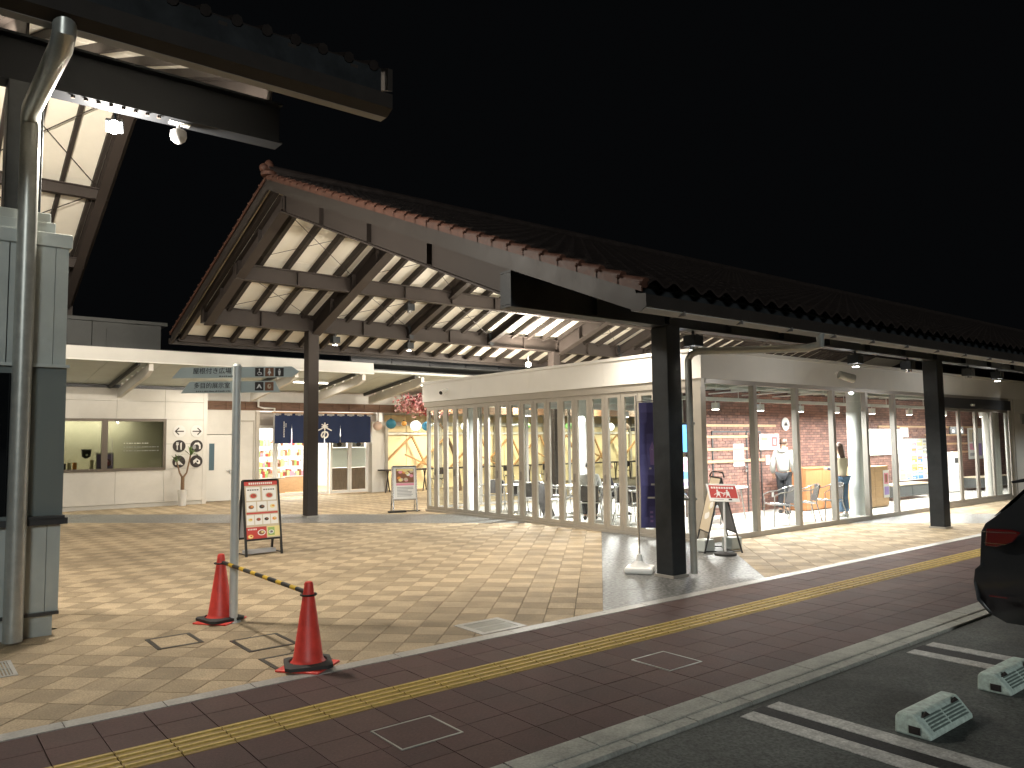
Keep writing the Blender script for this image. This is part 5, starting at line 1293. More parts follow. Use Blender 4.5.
for i in range(6):
    x = 15.0 + i * 2.6
    t = thing('trestle_table', 'long dark-legged trestle table number along the cream screen', 'table', (x, 25.2, 0), 'trestle tables along the cream screen')
    t['label'] = ['trestle table with dark legs left of the metal poster stand', 'trestle table with dark legs half hidden by the poster stand', 'trestle table seen through the first folding doors', 'trestle table seen through the middle folding doors', 'trestle table seen past the seated people', 'trestle table farthest right along the cream screen'][i]
    b = MB(); b.box(x - 1.05, 24.95, .78, x + 1.05, 25.5, .83); part('table_top', b, M['ink'], t)
    for q in (-.8, .8):
        for w2 in (-.2, .2):
            b = MB(); b.tube([(x + q, 25.2 + w2 * .3, .78), (x + q + w2, 25.2 + w2, 0)], .022, 6); part('leg', b, M['ink'], t)
def dark_chair(x, y, a, lab):
    t = thing('folding_chair', lab, 'chair', (0, 0, 0), 'dark folding chairs along the cream screen')
    b = MB(); b.box(-.2, -.2, .43, .2, .2, .46); part('seat', b, M['ink'], t)
    b = MB(); b.box(-.2, .19, .62, .2, .215, .85); part('backrest', b, M['ink'], t)
    for sx in (-.2, .2):
        b = MB(); b.tube([(sx, -.2, 0), (sx, .2, .85)], .013, 5); part('leg', b, M['alu'], t); b = MB(); b.tube([(sx, .22, 0), (sx, -.15, .44)], .013, 5); part('leg', b, M['alu'], t)
    t.location = (x, y, 0); t.rotation_euler = (0, 0, a)
for i, (x, y, a, lab) in enumerate(((16.0, 24.6, 170, 'dark folding chair beside the pavilion end post'), (17.6, 24.5, 20, 'dark folding chair seen through the leftmost folding door'), (19.4, 24.6, -30, 'dark folding chair seen through the fourth folding door'), (21.2, 24.4, 160, 'dark folding chair seen behind the leftmost armchairs'), (23.6, 24.5, 10, 'dark folding chair seen above the black leaning board'), (26.0, 24.5, 190, 'dark folding chair seen above the seated people'))): dark_chair(x, y, R(a), lab)
# lanterns on a line
lan = [(13.62, 24.9, 2.42, .17, 'lantp', 'pale pink round paper lantern nearest the curtain'), (14.17, 24.9, 2.50, .19, 'lantt', 'dark teal round paper lantern'), (14.72, 24.9, 2.52, .10, 'lanto', 'small orange round lantern between teal and white ones'), (15.22, 24.9, 2.44, .20, 'lantw', 'bright white round paper lantern below the blossom'), (15.70, 24.9, 2.42, .18, 'lantb', 'blue round paper lantern touching the pavilion end post'), (17.5, 24.9, 2.42, .18, 'lantw', 'white round lantern seen through the first folding door'), (20.6, 24.9, 2.45, .16, 'lantg', 'green round paper lantern seen through the eighth folding door'), (23.0, 24.9, 2.45, .16, 'lantg', 'second green round lantern seen through the tenth folding door'), (25.6, 24.9, 2.42, .19, 'lantw', 'white round lantern seen left of the white inner column'), (26.6, 24.9, 2.42, .19, 'lantp', 'pale pink round lantern seen left of the white inner column'), (27.9, 24.9, 2.42, .17, 'pyel', 'yellow round lantern seen right of the white inner column')]
for x, y, z, r, m, lab in lan:
    t = thing('paper_lantern', lab, 'lantern', (x, y, z), 'round paper lanterns strung across the court')
    b = MB(); b.sphere((x, y, z), r, 16, 12, (1, 1, .95)); part('shade', b, M[m], t, smooth=True)
    b = MB(); b.tube([(x, y, z + r * .9), (x, y, 3.0)], .005, 4); b.lathe([(.04, 0), (.04, .03)], (x, y, z + r * .88), 8); part('cord', b, M['ink'], t)
# artificial blossom tree
t = thing('blossom_tree', 'pink cherry blossom tree reaching over the lanterns at the pavilion corner', 'tree', (16.6, 24.2, 0))
b = MB(); b.tube([(16.6, 24.0, 0), (16.5, 24.1, 1.2), (16.0, 24.15, 2.3), (15.1, 24.1, 3.0)], [.09, .07, .05, .035], 8); part('trunk', b, M['bark'], t, smooth=True)
br = MB(); bl_ = [MB(), MB(), MB()]
rr = random.Random(9)
for k in range(34):
    a = rr.uniform(0, 6.28); L = rr.uniform(.4, 1.35); p0 = Vector((15.1, 24.1, 3.0)); el = rr.uniform(-.10, .35)
    d = Vector((math.cos(a), math.sin(a) * .6, math.sin(el))); pts = [p0 + d * L * q + Vector((0, 0, .25 * math.sin(q * 3))) for q in (0, .35, .7, 1)]
    br.tube([tuple(p) for p in pts], [.02, .014, .009, .005], 5)
    for q in range(75):
        tt = rr.uniform(.15, 1.05); p = p0 + d * L * tt + Vector((rr.gauss(0, .16), rr.gauss(0, .14), .25 * math.sin(tt * 3) + rr.gauss(0, .12)))
        m = bl_[rr.choice((0, 0, 1, 2))]; s_ = rr.uniform(.028, .055)
        u_ = Vector((rr.gauss(0, 1), rr.gauss(0, 1), rr.gauss(0, 1))).normalized(); v_ = u_.cross(Vector((rr.gauss(0, 1), rr.gauss(0, 1), rr.gauss(0, 1)))).normalized()
        m.face([p - u_ * s_, p + v_ * s_, p + u_ * s_, p - v_ * s_])
part('branches', br, M['bark'], t, smooth=True)
for m, nm in zip(bl_, ('petal', 'petal2', 'petal3')):
    o = part('blossom', m, M[nm], t); o['kind'] = 'stuff'

# ================================================================== STREET FURNITURE
t = thing('direction_signpost', 'slim grey signpost with two arrow-ended direction boards between the two red cones', 'signpost', (2.76, 8.06, 0))
b = MB(); b.tube([(2.76, 8.06, 0), (2.76, 8.06, 2.62)], .042, 16); b.lathe([(.045, 0), (.03, .02), (0.004, .025)], (2.76, 8.06, 2.62), 16); pst = part('post', b, M['post'], t, smooth=True)
b = MB(); b.lathe([(.075, 0), (.075, .01), (.05, .014)], (2.76, 8.06, 0), 16); part('foot_ring', b, M['post'], pst)
SD = Vector((.82, -.575, 0)).normalized(); SD = Vector((0.78, -0.62, 0)).normalized()
P0 = Vector((2.76, 8.06, 0)); sn = Vector((SD.y, -SD.x, 0))   # towards the camera
if sn.dot(Vector((-1, -1, 0))) < 0: sn = -sn
def sboard(z0, z1, l0, l1, r0, r1, label):
    """parallelogram board: left edge slants, right edge forms a point"""
    mb = MB()
    zz = (z0 + z1) / 2
    pts = [(l0, z0), (r0, z0), (r1, zz), (r0, z1), (l1, z1)] if r1 > r0 else [(l0, z0), (r0, z0), (r1, z1), (l1, z1)]
    f_, k_ = sn * -.043, sn * -.063
    vs = [P0 + SD * x + Vector((0, 0, z)) + f_ for x, z in pts] + [P0 + SD * x + Vector((0, 0, z)) + k_ for x, z in pts]; n = len(pts)
    mb.add(vs, [tuple(range(n)), tuple(range(2 * n - 1, n - 1, -1))] + [(i, i + n, (i + 1) % n + n, (i + 1) % n) for i in range(n)])
    o = part('sign_board', mb, M['signpaint'], t); return o
s1 = sboard(2.502, 2.615, -.70, -.60, .56, .64, '')
s2 = sboard(2.345, 2.465, -.60, -.51, .44, .38, '')
fr = sn * -.041
def scribble(par, x0, x1, z):
    c = Card(P0 + fr + Vector((0, 0, z)), SD, (0, 0, 1)); rq = random.Random(int(z * 1000)); x = x0
    while x < x1:
        w_ = rq.uniform(.004, .012); c.rect(x, -.006, x + w_, rq.choice((.004, .007)), 'ink', .0005); x += w_ + rq.choice((.003, .003, .008))
    c.part('small_print', par)
writing('屋根付き広場', .068, M['ink'], s1, P0 + SD * -.275 + Vector((0, 0, 2.572)) + fr, SD, (0, 0, 1), bold=0)
scribble(s1, -.20, .02, 2.518)
writing('多目的展示室', .064, M['ink'], s2, P0 + SD * -.275 + Vector((0, 0, 2.418)) + fr, SD, (0, 0, 1), bold=0)
scribble(s2, -.44, -.08, 2.362)
def picto(par, x, z, bgm, kind):
    c = Card(P0 + SD * x + Vector((0, 0, z)) + sn * -.042, SD, (0, 0, 1)); s_ = .045
    c.rect(-s_, -s_, s_, s_, bgm, .001)
    if kind == 'wheel': c.disc(0, .028, .007, .007, 'paper', .002); c.line([(0, .018), (0, -.006), (.018, -.006), (.026, -.028)], .007, 'paper', .0024); c.line([(-.008, 0), (-.02, -.015), (-.008, -.032), (.01, -.03), (.016, -.018)], .005, 'paper', .0028)
    if kind in ('man', 'woman'): c.disc(0, .028, .008, .008, 'paper', .002); c.poly([(-.014, .016), (.014, .016), (.012, -.01), (.007, -.035), (-.007, -.035), (-.012, -.01)] if kind == 'man' else [(-.008, .016), (.008, .016), (.02, -.014), (.006, -.014), (.006, -.035), (-.006, -.035), (-.006, -.014), (-.02, -.014)], 'paper', .002)
    if kind == 'tent': c.poly([(-.03, -.025), (-.006, .022), (.006, .022), (.03, -.025), (.012, -.02), (0, 0), (-.012, -.02)], 'paper', .002)
    if kind == 'rest': c.disc(0, 0, .02, .026, 'cream', .002); c.disc(.006, .006, .008, .012, 'pbrown', .0026)
    c.part('pictogram', par)
picto(s1, .22, 2.56, 'ink', 'wheel'); picto(s1, .325, 2.558, 'pbrown', 'woman'); picto(s1, .43, 2.556, 'ink', 'man')
picto(s2, .22, 2.41, 'ink', 'tent'); picto(s2, .325, 2.408, 'woodg' if 'woodg' in M else 'pbrown', 'rest')

def cone(x, y, rot, label, bx=0, wt=True):
    t = thing('traffic_cone', label, 'traffic cone', (x, y, 0), 'red traffic cones holding the striped bar', rot)
    t.rotation_euler = (0, 0, 0)
    b = MB(); b.box(x - .19, y - .19, .001, x + .19, y + .19, .018); base = part('base', b, M['cone'], t, bevel=.008)
    base.rotation_euler = (0, 0, R(38))
    b = MB(); b.lathe([(.150, .018), (.150, .035), (.128, .06), (.118, .085), (.038, .635), (.036, .665), (.027, .68), (.001, .685)], (x, y, 0), 28, cap=False); part('body', b, M['cone'], t, smooth=True)
    o = []
    b = MB()
    n = 28
    sqp = lambda k, r_: (r_ / max(abs(math.cos(2 * math.pi * k / n)), abs(math.sin(2 * math.pi * k / n))) * math.cos(2 * math.pi * k / n), r_ / max(abs(math.cos(2 * math.pi * k / n)), abs(math.sin(2 * math.pi * k / n))) * math.sin(2 * math.pi * k / n))
    vs = []
    for (kind, r_, z) in (('s', .185, .019), ('s', .185, .045), ('c', .152, .058), ('c', .152, .030)):
        for k in range(n):
            if kind == 's': a_, c_ = sqp(k, r_)
            else: a_, c_ = r_ * math.cos(2 * math.pi * k / n), r_ * math.sin(2 * math.pi * k / n)
            vs.append((x + a_, y + c_, z))
    b.add(vs, [(i * n + k, i * n + (k + 1) % n, (i + 1) * n + (k + 1) % n, (i + 1) * n + k) for i in range(3) for k in range(n)])
    w_ = part('weight_ring', b, M['rubber'], t, smooth=True); w_.rotation_euler = (0, 0, R(rot))
    return t
cone(2.67, 8.19, 12, 'farther red traffic cone with black weight ring, beside the signpost')
cone(2.68, 6.05, -20, 'nearer red traffic cone with black weight ring, at the red walkway edge')
t = thing('cone_bar', 'black and yellow striped bar hung between the two red cones', 'barrier bar', (2.65, 7.1, .6))
pA, pB = Vector((2.67, 8.12, .600)), Vector((2.68, 6.12, .590))
cuts = [0]; 
while cuts[-1] < 1: cuts.append(cuts[-1] + (.095 if len(cuts) % 2 else .058))
cuts[-1] = 1
for k in range(len(cuts) - 1):
    a, c_ = pA.lerp(pB, cuts[k]), pA.lerp(pB, cuts[k + 1])
    b = MB(); r_ = .0195 if k % 2 else .0188; b.tube([a, c_], r_, 10); part('stripe', b, M['yel'] if k % 2 else M['black'], t, smooth=True)
for (cx_, cy_, z) in ((2.67, 8.19, .600), (2.68, 6.05, .59)):
    b = MB(); n = 20; b.tube([(cx_ + .062 * math.cos(2 * math.pi * k / n), cy_ + .062 * math.sin(2 * math.pi * k / n), z - .012) for k in range(n + 1)], .008, 6, False); part('hook_ring', b, M['black'], t, smooth=True)

# menu A-board
def aboard(name, label, cat, c0, right, w, h, zb, lean, frame_m, draw, brick=False, legs=.02, foot=0.0, back=True, panelm='paper'):
    r = Vector(right).normalized(); n = Vector((r.y, -r.x, 0)); c0 = Vector(c0)   # n faces the viewer side
    t = thing(name, label, cat, tuple(c0))
    H = zb + h
    def F(x, z): return c0 + r * x + n * (lean * (1 - z / H)) + Vector((0, 0, z))
    def B(x, z): return c0 + r * x - n * (lean * (1 - z / H)) + Vector((0, 0, z))
    fm = MB()
    for s_ in (-1, 1): fm.bar(F(s_ * w / 2, 0), F(s_ * w / 2, H), legs, legs, n)
    fm.bar(F(-w / 2, H), F(w / 2, H), legs, legs, n); fm.bar(F(-w / 2, zb), F(w / 2, zb), legs, legs, n)
    part('front_frame', fm, M[frame_m], t)
    if back:
        fm = MB()
        for s_ in (-1, 1): fm.bar(B(s_ * w / 2, 0), B(s_ * w / 2, H), legs, legs, n)
        fm.bar(B(-w / 2, zb), B(w / 2, zb), legs, legs, n); fm.bar(B(-w / 2, H), B(w / 2, H), legs, legs, n); part('back_frame', fm, M[frame_m], t)
        fm = MB(); fm.bar(B(0, zb), B(0, H), w - legs, .006, n); part('back_panel', fm, M['pgrey'], t)
        fm = MB()
        for s_ in (-1, 1): fm.bar(F(s_ * w / 2, .03), B(s_ * w / 2, .03), .015, .015)
        part('spreader', fm, M[frame_m], t)
    pm = MB(); pm.bar(F(0, zb + legs / 2), F(0, H - legs / 2), w - legs, .008, n); part('panel', pm, M[panelm], t)
    upv = (F(0, H) - F(0, 0)).normalized()
    c = Card(F(-w / 2 + legs / 2, zb + legs / 2) + n * .007, r, upv); draw(c, w - legs, (h - legs) / upv.z)
    c.part('print', t)
    if brick:
        for s_ in (-.0,):
            fm = MB(); fm.bar(c0 - r * w * .42 + Vector((0, 0, .055)) , c0 + r * w * .42 + Vector((0, 0, .055)), .16, .055); part('ballast_tray', fm, M['pgrey'], t)
    return t, F, B, r, n
def menu(c, w, h):
    c.rect(0, 0, w, h, 'cream', .0005)
    c.rect(0, h * .925, w, h, 'red', .001)
    for k in range(12): c.rect(w * (.14 + .06 * k), h * .945, w * (.18 + .06 * k), h * .98, 'paper', .0015)
    def dish(cx, cy, s_, b1='paper', f1='pbrown', f2='porange'):
        c.disc(cx, cy, s_ * 1.0, s_ * .7, b1, .0016); c.disc(cx, cy, s_ * .75, s_ * .5, f1, .0022); c.disc(cx + s_ * .2, cy + s_ * .1, s_ * .35, s_ * .22, f2, .0028)
    for k in range(2):
        c.rect(w * (.05 + .48 * k), h * .66, w * (.47 + .48 * k), h * .9, 'paper', .001); dish(w * (.26 + .48 * k), h * .745, w * .12, 'cream', 'red', 'pbrown')
        for q in range(5): c.rect(w * (.09 + .48 * k + q * .07), h * .84, w * (.14 + .48 * k + q * .07), h * .86, 'ink', .0015)
    for k in range(3): c.rect(w * (.04 + .32 * k), h * .47, w * (.33 + .32 * k), h * .64, 'paper', .001); dish(w * (.18 + .32 * k), h * .55, w * .11, 'paper', ('pbrown', 'ink', 'pyel')[k], ('porange', 'pbrown', 'porange')[k])
    c.rect(w * .03, h * .425, w * .97, h * .455, 'red', .001)
    for k in range(4): c.rect(w * (.03 + .24 * k), h * .24, w * (.25 + .24 * k), h * .41, 'paper', .001); dish(w * (.14 + .24 * k), h * .33, w * .09, 'paper', ('pyel', 'pbrown', 'ink', 'porange')[k], ('porange', 'red', 'pbrown', 'pyel')[k])
    c.rect(0, 0, w * .6, h * .2, 'red', .001); dish(w * .45, h * .1, w * .12, 'paper', 'pbrown', 'pyel'); dish(w * .12, h * .04, w * .09, 'porange', 'pyel', 'red')
    for q in range(6): c.rect(w * (.05 + .045 * q), h * .15, w * (.08 + .045 * q), h * .175, 'paper', .0015)
    c.rect(w * .62, h * .02, w, h * .2, 'pyel', .001); c.rect(w * .64, h * .04, w * .84, h * .18, 'pgreen', .0015); dish(w * .74, h * .1, w * .08, 'paper', 'pgrey', 'ink')
rm = random.Random(2)
aboard('menu_board', 'black-framed A-board with red and cream food menu standing behind the signpost', 'menu board', (4.76, 12.70, 0), (1, .05, 0), .60, .95, .26, .20, 'black', menu, brick=True, legs=.032)
def leaflet(c, w, h):
    c.rect(w * .1, h * .03, w * .95, h * .97, 'paper', .001); c.rect(w * .12, h * .5, w * .93, h * .95, 'pbrown', .002)
    for k in range(14): c.disc(w * rm.uniform(.2, .85), h * rm.uniform(.53, .88), w * .09, w * .07, rm.choice(['cream', 'porange', 'paper', 'ppink', 'pyel']), .003 + k * .0002)
    c.rect(w * .15, h * .88, w * .9, h * .94, 'pyel', .007); c.rect(w * .12, h * .42, w * .93, h * .49, 'ppink', .002)
    for k in range(7): c.rect(w * .15, h * (.08 + .045 * k), w * rm.uniform(.5, .9), h * (.1 + .045 * k), 'pgrey', .003)
t, F_, B_, r_, n_ = aboard('poster_stand', 'silver-framed poster stand with a food poster in front of the cream screen', 'poster stand', (10.55, 17.85, 0), (.94, -.34, 0), .62, .86, .32, .18, 'alu', leaflet, legs=.035)
b = MB(); b.bar(Vector((10.0, 17.7, .03)), Vector((10.45, 17.6, .03)), .14, .05); b.bar(Vector((10.9, 17.6, .02)), Vector((10.4, 17.9, .02)), .03, .02); part('ballast', b, M['rubber'], t)
# A-frame board seen edge-on plus the red notice stand
def sidepanel(c, w, h):
    c.rect(0, 0, w, h, 'cream', .001)
    for k in range(10): c.disc(w * rm.uniform(.2, .8), h * rm.uniform(.1, .9), w * .12, w * .1, rm.choice(['pbrown', 'porange', 'paper', 'pyel']), .002 + k * .0003)
t, F_, B_, r_, n_ = aboard('aframe_board', 'black A-frame board seen from its side at the pavilion corner, with grey ballast blocks', 'A-board', (10.50, 7.85, 0), (-.60, -.80, 0), .56, .86, .32, .30, 'black', sidepanel, legs=.022)
b = MB(); b.tube([(10.40, 7.62, 1.19), (10.42, 7.66, 1.27), (10.6, 8.0, 1.27), (10.66, 8.1, 1.19)], .013, 6); part('handle', b, M['black'], t)
for (x, y, s_) in ((10.25, 7.92, .13), (10.80, 7.80, .14)):
    b = MB(); b.box(x - s_, y - .10, .01, x + s_, y + .10, .20); part('ballast_block', b, M['clad2'], t, bevel=.015)
NS = .76
t = thing('notice_stand', 'red tilted notice board on a white pole stand before the A-frame board', 'notice stand', (10.17, 7.47, 0))
b = MB(); b.tube([(10.17, 7.47, .04), (10.17, 7.47, .86)], .017, 8); part('pole', b, M['white'], t, smooth=True)
b = MB(); b.lathe([(.17, 0), (.17, .035), (.13, .055), (.03, .06)], (10.17, 7.47, 0), 20); part('foot', b, M['rubber'], t, smooth=True)
tr_ = Vector((.80, -.60, 0)).normalized(); tn = Vector((-.60, -.80, 0)).normalized(); tu = (Vector((0, 0, 1)) * .92 - tn * .38).normalized(); rot_ = Matrix.Rotation(R(0), 4, 'Z')
tr2 = (tr_ + Vector((0, 0, -.04))).normalized()
oc = Vector((10.15, 7.45, .83))
b = MB()
shl = lambda x, y: oc + (tr2 * (x - .11 * (y - .19)) + tu * y) * NS
bb = [shl(-.31, 0), shl(.31, 0), shl(.31, .38), shl(-.31, .38)]
nn_ = tr2.cross(tu) * -.012
b.add(bb + [p + nn_ for p in bb], [(0, 1, 2, 3), (7, 6, 5, 4), (0, 4, 5, 1), (1, 5, 6, 2), (2, 6, 7, 3), (3, 7, 4, 0)]); part('board', b, M['paper'], t)
c = Card(oc + tr2 * .0, tr2, tu); _r, _p, _l, _d = c.rect, c.poly, c.line, c.disc
c.r = c.r * NS; c.u = c.u * NS
sk_ = lambda pts: [(x - .11 * (y - .19), y) for x, y in pts]
c.poly(sk_([(-.28, .075), (.285, .075), (.285, .345), (-.28, .345)]), 'red', .001)
for k in range(9): c.poly(sk_([(-.235 + k * .053, .275), (-.195 + k * .053, .275), (-.195 + k * .053, .315), (-.235 + k * .053, .315)]), 'paper', .002)
for s_ in (-1, 1):
    x = s_ * .10
    c.disc(x - .02, .235, .02, .02, 'paper', .002); c.poly(sk_([(x - .035, .215), (x + .02, .215), (x + .03, .13), (x - .045, .13)]), 'paper', .0025); c.line([(x - .05, .17), (x - .09, .14)], .014, 'paper', .003); c.line([(x + .02, .2), (x - s_ * .08, .19)], .014, 'paper', .0033)
    c.line([(x - .02, .14), (x - .05, .09)], .015, 'paper', .0036); c.line([(x + .01, .14), (x + .04, .09)], .015, 'paper', .004)
c.rect(-.035, .17, .035, .185, 'paper', .002); c.rect(-.004, .11, .004, .17, 'paper', .002)
c.rect(.10, .03, .17, .06, 'ink', .002); c.rect(-.2, .04, 0, .05, 'pgrey', .002); c.part('print', t)
# banner flag
t = thing('banner_flag', 'narrow violet banner flag on a pole with white water-filled base beside the front column', 'banner', (8.02, 7.30, 0))
b = MB(); b.box(-.19, -.19, 0, .19, .19, .085); b.tf(Matrix.Translation((8.02, 7.30, .0)) @ Matrix.Rotation(R(35), 4, 'Z')); bs = part('base', b, M['white'], t, bevel=.03)
b = MB(); b.lathe([(.14, .085), (.10, .12), (.05, .16), (.035, .24), (.022, .25)], (8.02, 7.30, 0), 16); part('socket', b, M['white'], t, smooth=True)
b = MB(); b.tube([(8.02, 7.30, .2), (8.02, 7.30, 1.45)], .012, 8); b.tube([(8.02, 7.30, 1.45), (8.02, 7.30, 2.42)], .009, 8); part('pole', b, M['alu'], t, smooth=True)
fd_ = Vector((.78, -.62, 0)); q0 = Vector((8.03, 7.29, 0))
b = MB(); b.tube([q0 + Vector((0, 0, 2.33)), q0 + fd_ * .46 + Vector((0, 0, 2.36))], .006, 6); part('cross_arm', b, M['alu'], t)
b = MB(); nv_ = 12
for k in range(nv_):
    for j in range(4):
        def Q(j_, k_):
            z = 2.32 - 1.72 * k_ / nv_; w__ = .02 * math.sin(k_ * .9 + j_)
            return q0 + fd_ * (.02 + .425 * j_ / 4) + Vector((-.6, -.8, 0)) * w__ + Vector((0, 0, z))
        b.face([Q(j, k + 1), Q(j + 1, k + 1), Q(j + 1, k), Q(j, k)])
part('cloth', b, M['banner'], t, smooth=True)
c = Card(q0 + fd_ * .06 + Vector((-.6, -.8, 0)) * .035 + Vector((0, 0, .66)), fd_, (0, 0, 1))
for k in range(3):
    for j in range(3): c.rect(.08 + j * .07, .02 + k * .06, .12 + j * .07, .05 + k * .06, 'ppurple')
for (x, z, w__) in ((.05, .34, .10), (.1, .52, .05), (.08, .74, .03), (.11, 1.0, .03)): c.rect(x, z, x + w__, z + .025, 'paper')
c.poly([(.10, .80), (.16, .80), (.17, 1.0), (.13, 1.12), (.09, 1.02)], 'ppurple'); c.part('print', t)

# ================================================================== CAMERAS, FLOODLIGHTS
def cctv(label, p, d, wall, q=1.0, mm='fascia'):
    t = thing('security_camera', label, 'security camera', p)
    p = Vector(p); d = Vector(d).normalized(); w_ = Vector(wall)
    b = MB(); b.tube([p + w_ * .16, p + w_ * .12, p], [.045, .02, .018], 10); part('bracket', b, M['white'], t, smooth=True)
    b = MB(); b.tube([p - d * .09 * q, p + d * .13 * q], [.055 * q, .06 * q], 14); part('body', b, M[mm], t, smooth=True)
    b = MB(); b.tube([p + d * .131 * q, p + d * .137 * q], .048 * q, 14); part('lens', b, M['black'], t)
cctv('white bullet security camera on the cream fascia at the far corner of the pavilion', (10.88, 16.45, 3.10), (-.75, -.35, -.3), (1, .1, .35))
cctv('silver bullet security camera on the fascia right of the downpipe', (15.45, 8.22, 3.08), (.75, -.5, -.25), (-.3, 1, .6), 1.5, 'pipe')
t = thing('security_camera', 'small white dome camera hanging from the tall left canopy beam', 'security camera', (2.38, 9.0, 5.3))
b = MB(); b.tube([(2.38, 9.0, 5.5), (2.38, 9.0, 5.36)], .02, 8); b.box(2.28, 8.95, 5.44, 2.5, 9.05, 5.5); part('bracket', b, M['white'], t)
b = MB(); b.lathe([(.06, .12), (.085, .10), (.09, .04), (.075, 0), (.04, -.03), (.004, -.04)], (2.38, 9.0, 5.25), 16); part('dome', b, M['pgrey'], t, smooth=True)
def downlight(x, y, z, label, on=True):
    t = thing('canopy_downlight', label, 'lamp', (x, y, z), 'box downlights under the canopy beams')
    b = MB(); b.box(x - .10, y - .10, z, x + .10, y + .10, z + .16); part('housing', b, M['steeld'], t, bevel=.008)
    b = MB(); b.tube([(x, y, z + .16), (x, y, z + .24)], .02, 6); part('stem', b, M['steeld'], t)
    b = MB(); b.tube([(x, y, z - .05), (x, y, z)], .065, 14); part('barrel', b, M['alu'], t, smooth=True)
    if on: b = MB(); b.tube([(x, y, z - .054), (x, y, z - .049)], .055, 14); part('lens', b, M['lens'], t)
DL = [(8.7, NV, 3.10, 'box downlight on the front beam just right of the front column'), (8.75, FV, 4.38, 'small downlight right of the brown column top at the back'),
      (13.2, NV, 3.10, 'box downlight on the front beam above the silver security camera'), (15.2, NV, 3.10, 'unlit box downlight left of the second front column'), (18.0, NV, 3.10, 'box downlight right of the second front column'), (19.6, NV, 3.10, 'lit box downlight farthest right on the front beam'),
      (10.95, FV, 4.38, 'downlight on the rear beam above the flat canopy end'), (9.7, 16.15, 5.02, 'downlight on the middle beam above the brown column')]
for i, d_ in enumerate(DL): downlight(*d_, on=i not in (3, 4, 7))
def flood(label, p, d, lens):
    t = thing('floodlight', label, 'floodlight', p)
    p = Vector(p); d = Vector(d).normalized()
    b = MB(); b.bar(p - d * .10, p - d * .012, .18, .14); part('housing', b, M['steeld'], t, bevel=.01)
    b = MB(); b.sphere(p - d * .01, .075, 14, 8); part('lens', b, M[lens], t, smooth=True)
    b = MB(); b.tube([p - d * .06 + Vector((0, 0, .05)), p - d * .06 + Vector((0, 0, .3))], .015, 6); part('bracket', b, M['steeld'], t)
F1 = Vector((1.78, 9.32, 5.36)); F2 = Vector((15.0, 18.0, 4.14))
flood('glaring cool white floodlight under the tall left canopy beam', F1, (-.25, -.75, -.6), 'lensc')
flood('glaring warm floodlight under the rear beam above the pavilion fascia', F2, (-.60, -.74, -.15), 'lensw')

# ================================================================== WHEEL STOPS
def wheel_stop(x0, x1, label):
    y0, y1, h = 2.18, 2.40, .108
    t = thing('wheel_stop', label, 'wheel stop', ((x0 + x1) / 2, y0, -.02), 'green-grey concrete wheel stops')
    z0 = -.024
    prof = [(y0, z0), (y0 + .004, z0 + .03), (y0 + .085, h - .012), (y0 + .10, h), (y1 - .03, h), (y1 - .006, h - .03), (y1, z0)]
    b = MB(); b.prism(prof, 'x', x0, x1); part('block', b, M['stopm'], t, bevel=.012)
    b = MB()
    for k in range(5):
        tq = .14 + .165 * k; ya = y0 + .004 + .081 * tq; za = z0 + .03 + (h - .012 - z0 - .03) * tq
        for (a, c_) in ((x0 + .07, (x0 + x1) / 2 - .015), ((x0 + x1) / 2 + .015, x1 - .05)):
            n = Vector((0, -(h - .04 - z0), .081)).normalized()
            p = Vector((a, ya, za)) + n * .004; q = Vector((c_, ya, za)) + n * .004; b.bar(p, q, .009, .008, n)
    part('ribs', b, M['stopd'], t)['kind'] = 'stuff'
    for x in (x0 + .10, x1 - .10):
        b = MB(); b.prism([(x - .05, h - .02), (x + .05, h - .02), (x, h + .008)], 'y', y0 + .07, y0 + .078); b.tf(Matrix.Translation((0, -.004, .0))); part('bolt_cap', b, M['ink'], t)
    b = MB(); b.box(x0 - .004, y0 + .06, z0 + .02, x0 - .001, y0 + .13, z0 + .065); b.box(x0 - .007, y0 + .075, z0 + .03, x0 - .004, y0 + .115, z0 + .055); part('end_slot', b, M['ink'], t)
wheel_stop(4.92, 5.54, 'mint-grey wheel stop nearest the camera in the first parking bay')
wheel_stop(6.18, 6.80, 'mint-grey wheel stop farther right in the first parking bay')
wheel_stop(7.75, 8.4, 'mint-grey wheel stop under the rear of the black car')

# ================================================================== CAR
car = thing('parked_car', 'black hatchback parked nose-out at the kerb, only its rear corner in view', 'car', (8.5, 0.7, 0))
CX0, CX1 = 7.60, 9.40
YR = 3.0
def carprof(yoff=0, inset=0):
    pass
# side profile (y = distance behind rear, z); rear at YR going to -y
side = [(0.20, .20), (.07, .25), (0.015, .36), (0.0, .50), (.015, .60), (.06, .645), (.075, .80), (.085, .95), (.11, 1.01), (.15, 1.04), (.30, 1.225), (.43, 1.37), (.56, 1.44), (1.3, 1.50), (2.1, 1.47), (2.9, 1.10), (3.0, 1.02), (4.0, .86), (4.25, .66), (4.3, .40), (4.25, .22)]
nx = 9; vs = []; 
def cx_(s, z):   # half width by height (tumblehome) with rounded corners at both ends
    tumble = 0 if z < .95 else (z - .95) * .34
    return .90 - tumble - (.06 if z < .35 else 0)
bmc = MB(); nlat = 10; n = len(side)
for j in range(nlat + 1):
    s_ = -1 + 2 * j / nlat
    for (d, z) in side:
        w = cx_(s_, z); xx_ = 8.5 + s_ * w
        edge = abs(s_) ** 5
        yy_ = YR - d
        if d < 1: yy_ -= edge * .05 + abs(s_) ** 2 * .05
        if d > 3.8: yy_ += edge * .35
        zz_ = z - (edge * .05 if z > 1.2 else 0)
        vs.append((xx_, yy_, zz_))
fs = []
for j in range(nlat):
    for i in range(n): fs.append((j * n + i, (j + 1) * n + i, (j + 1) * n + (i + 1) % n, j * n + (i + 1) % n))
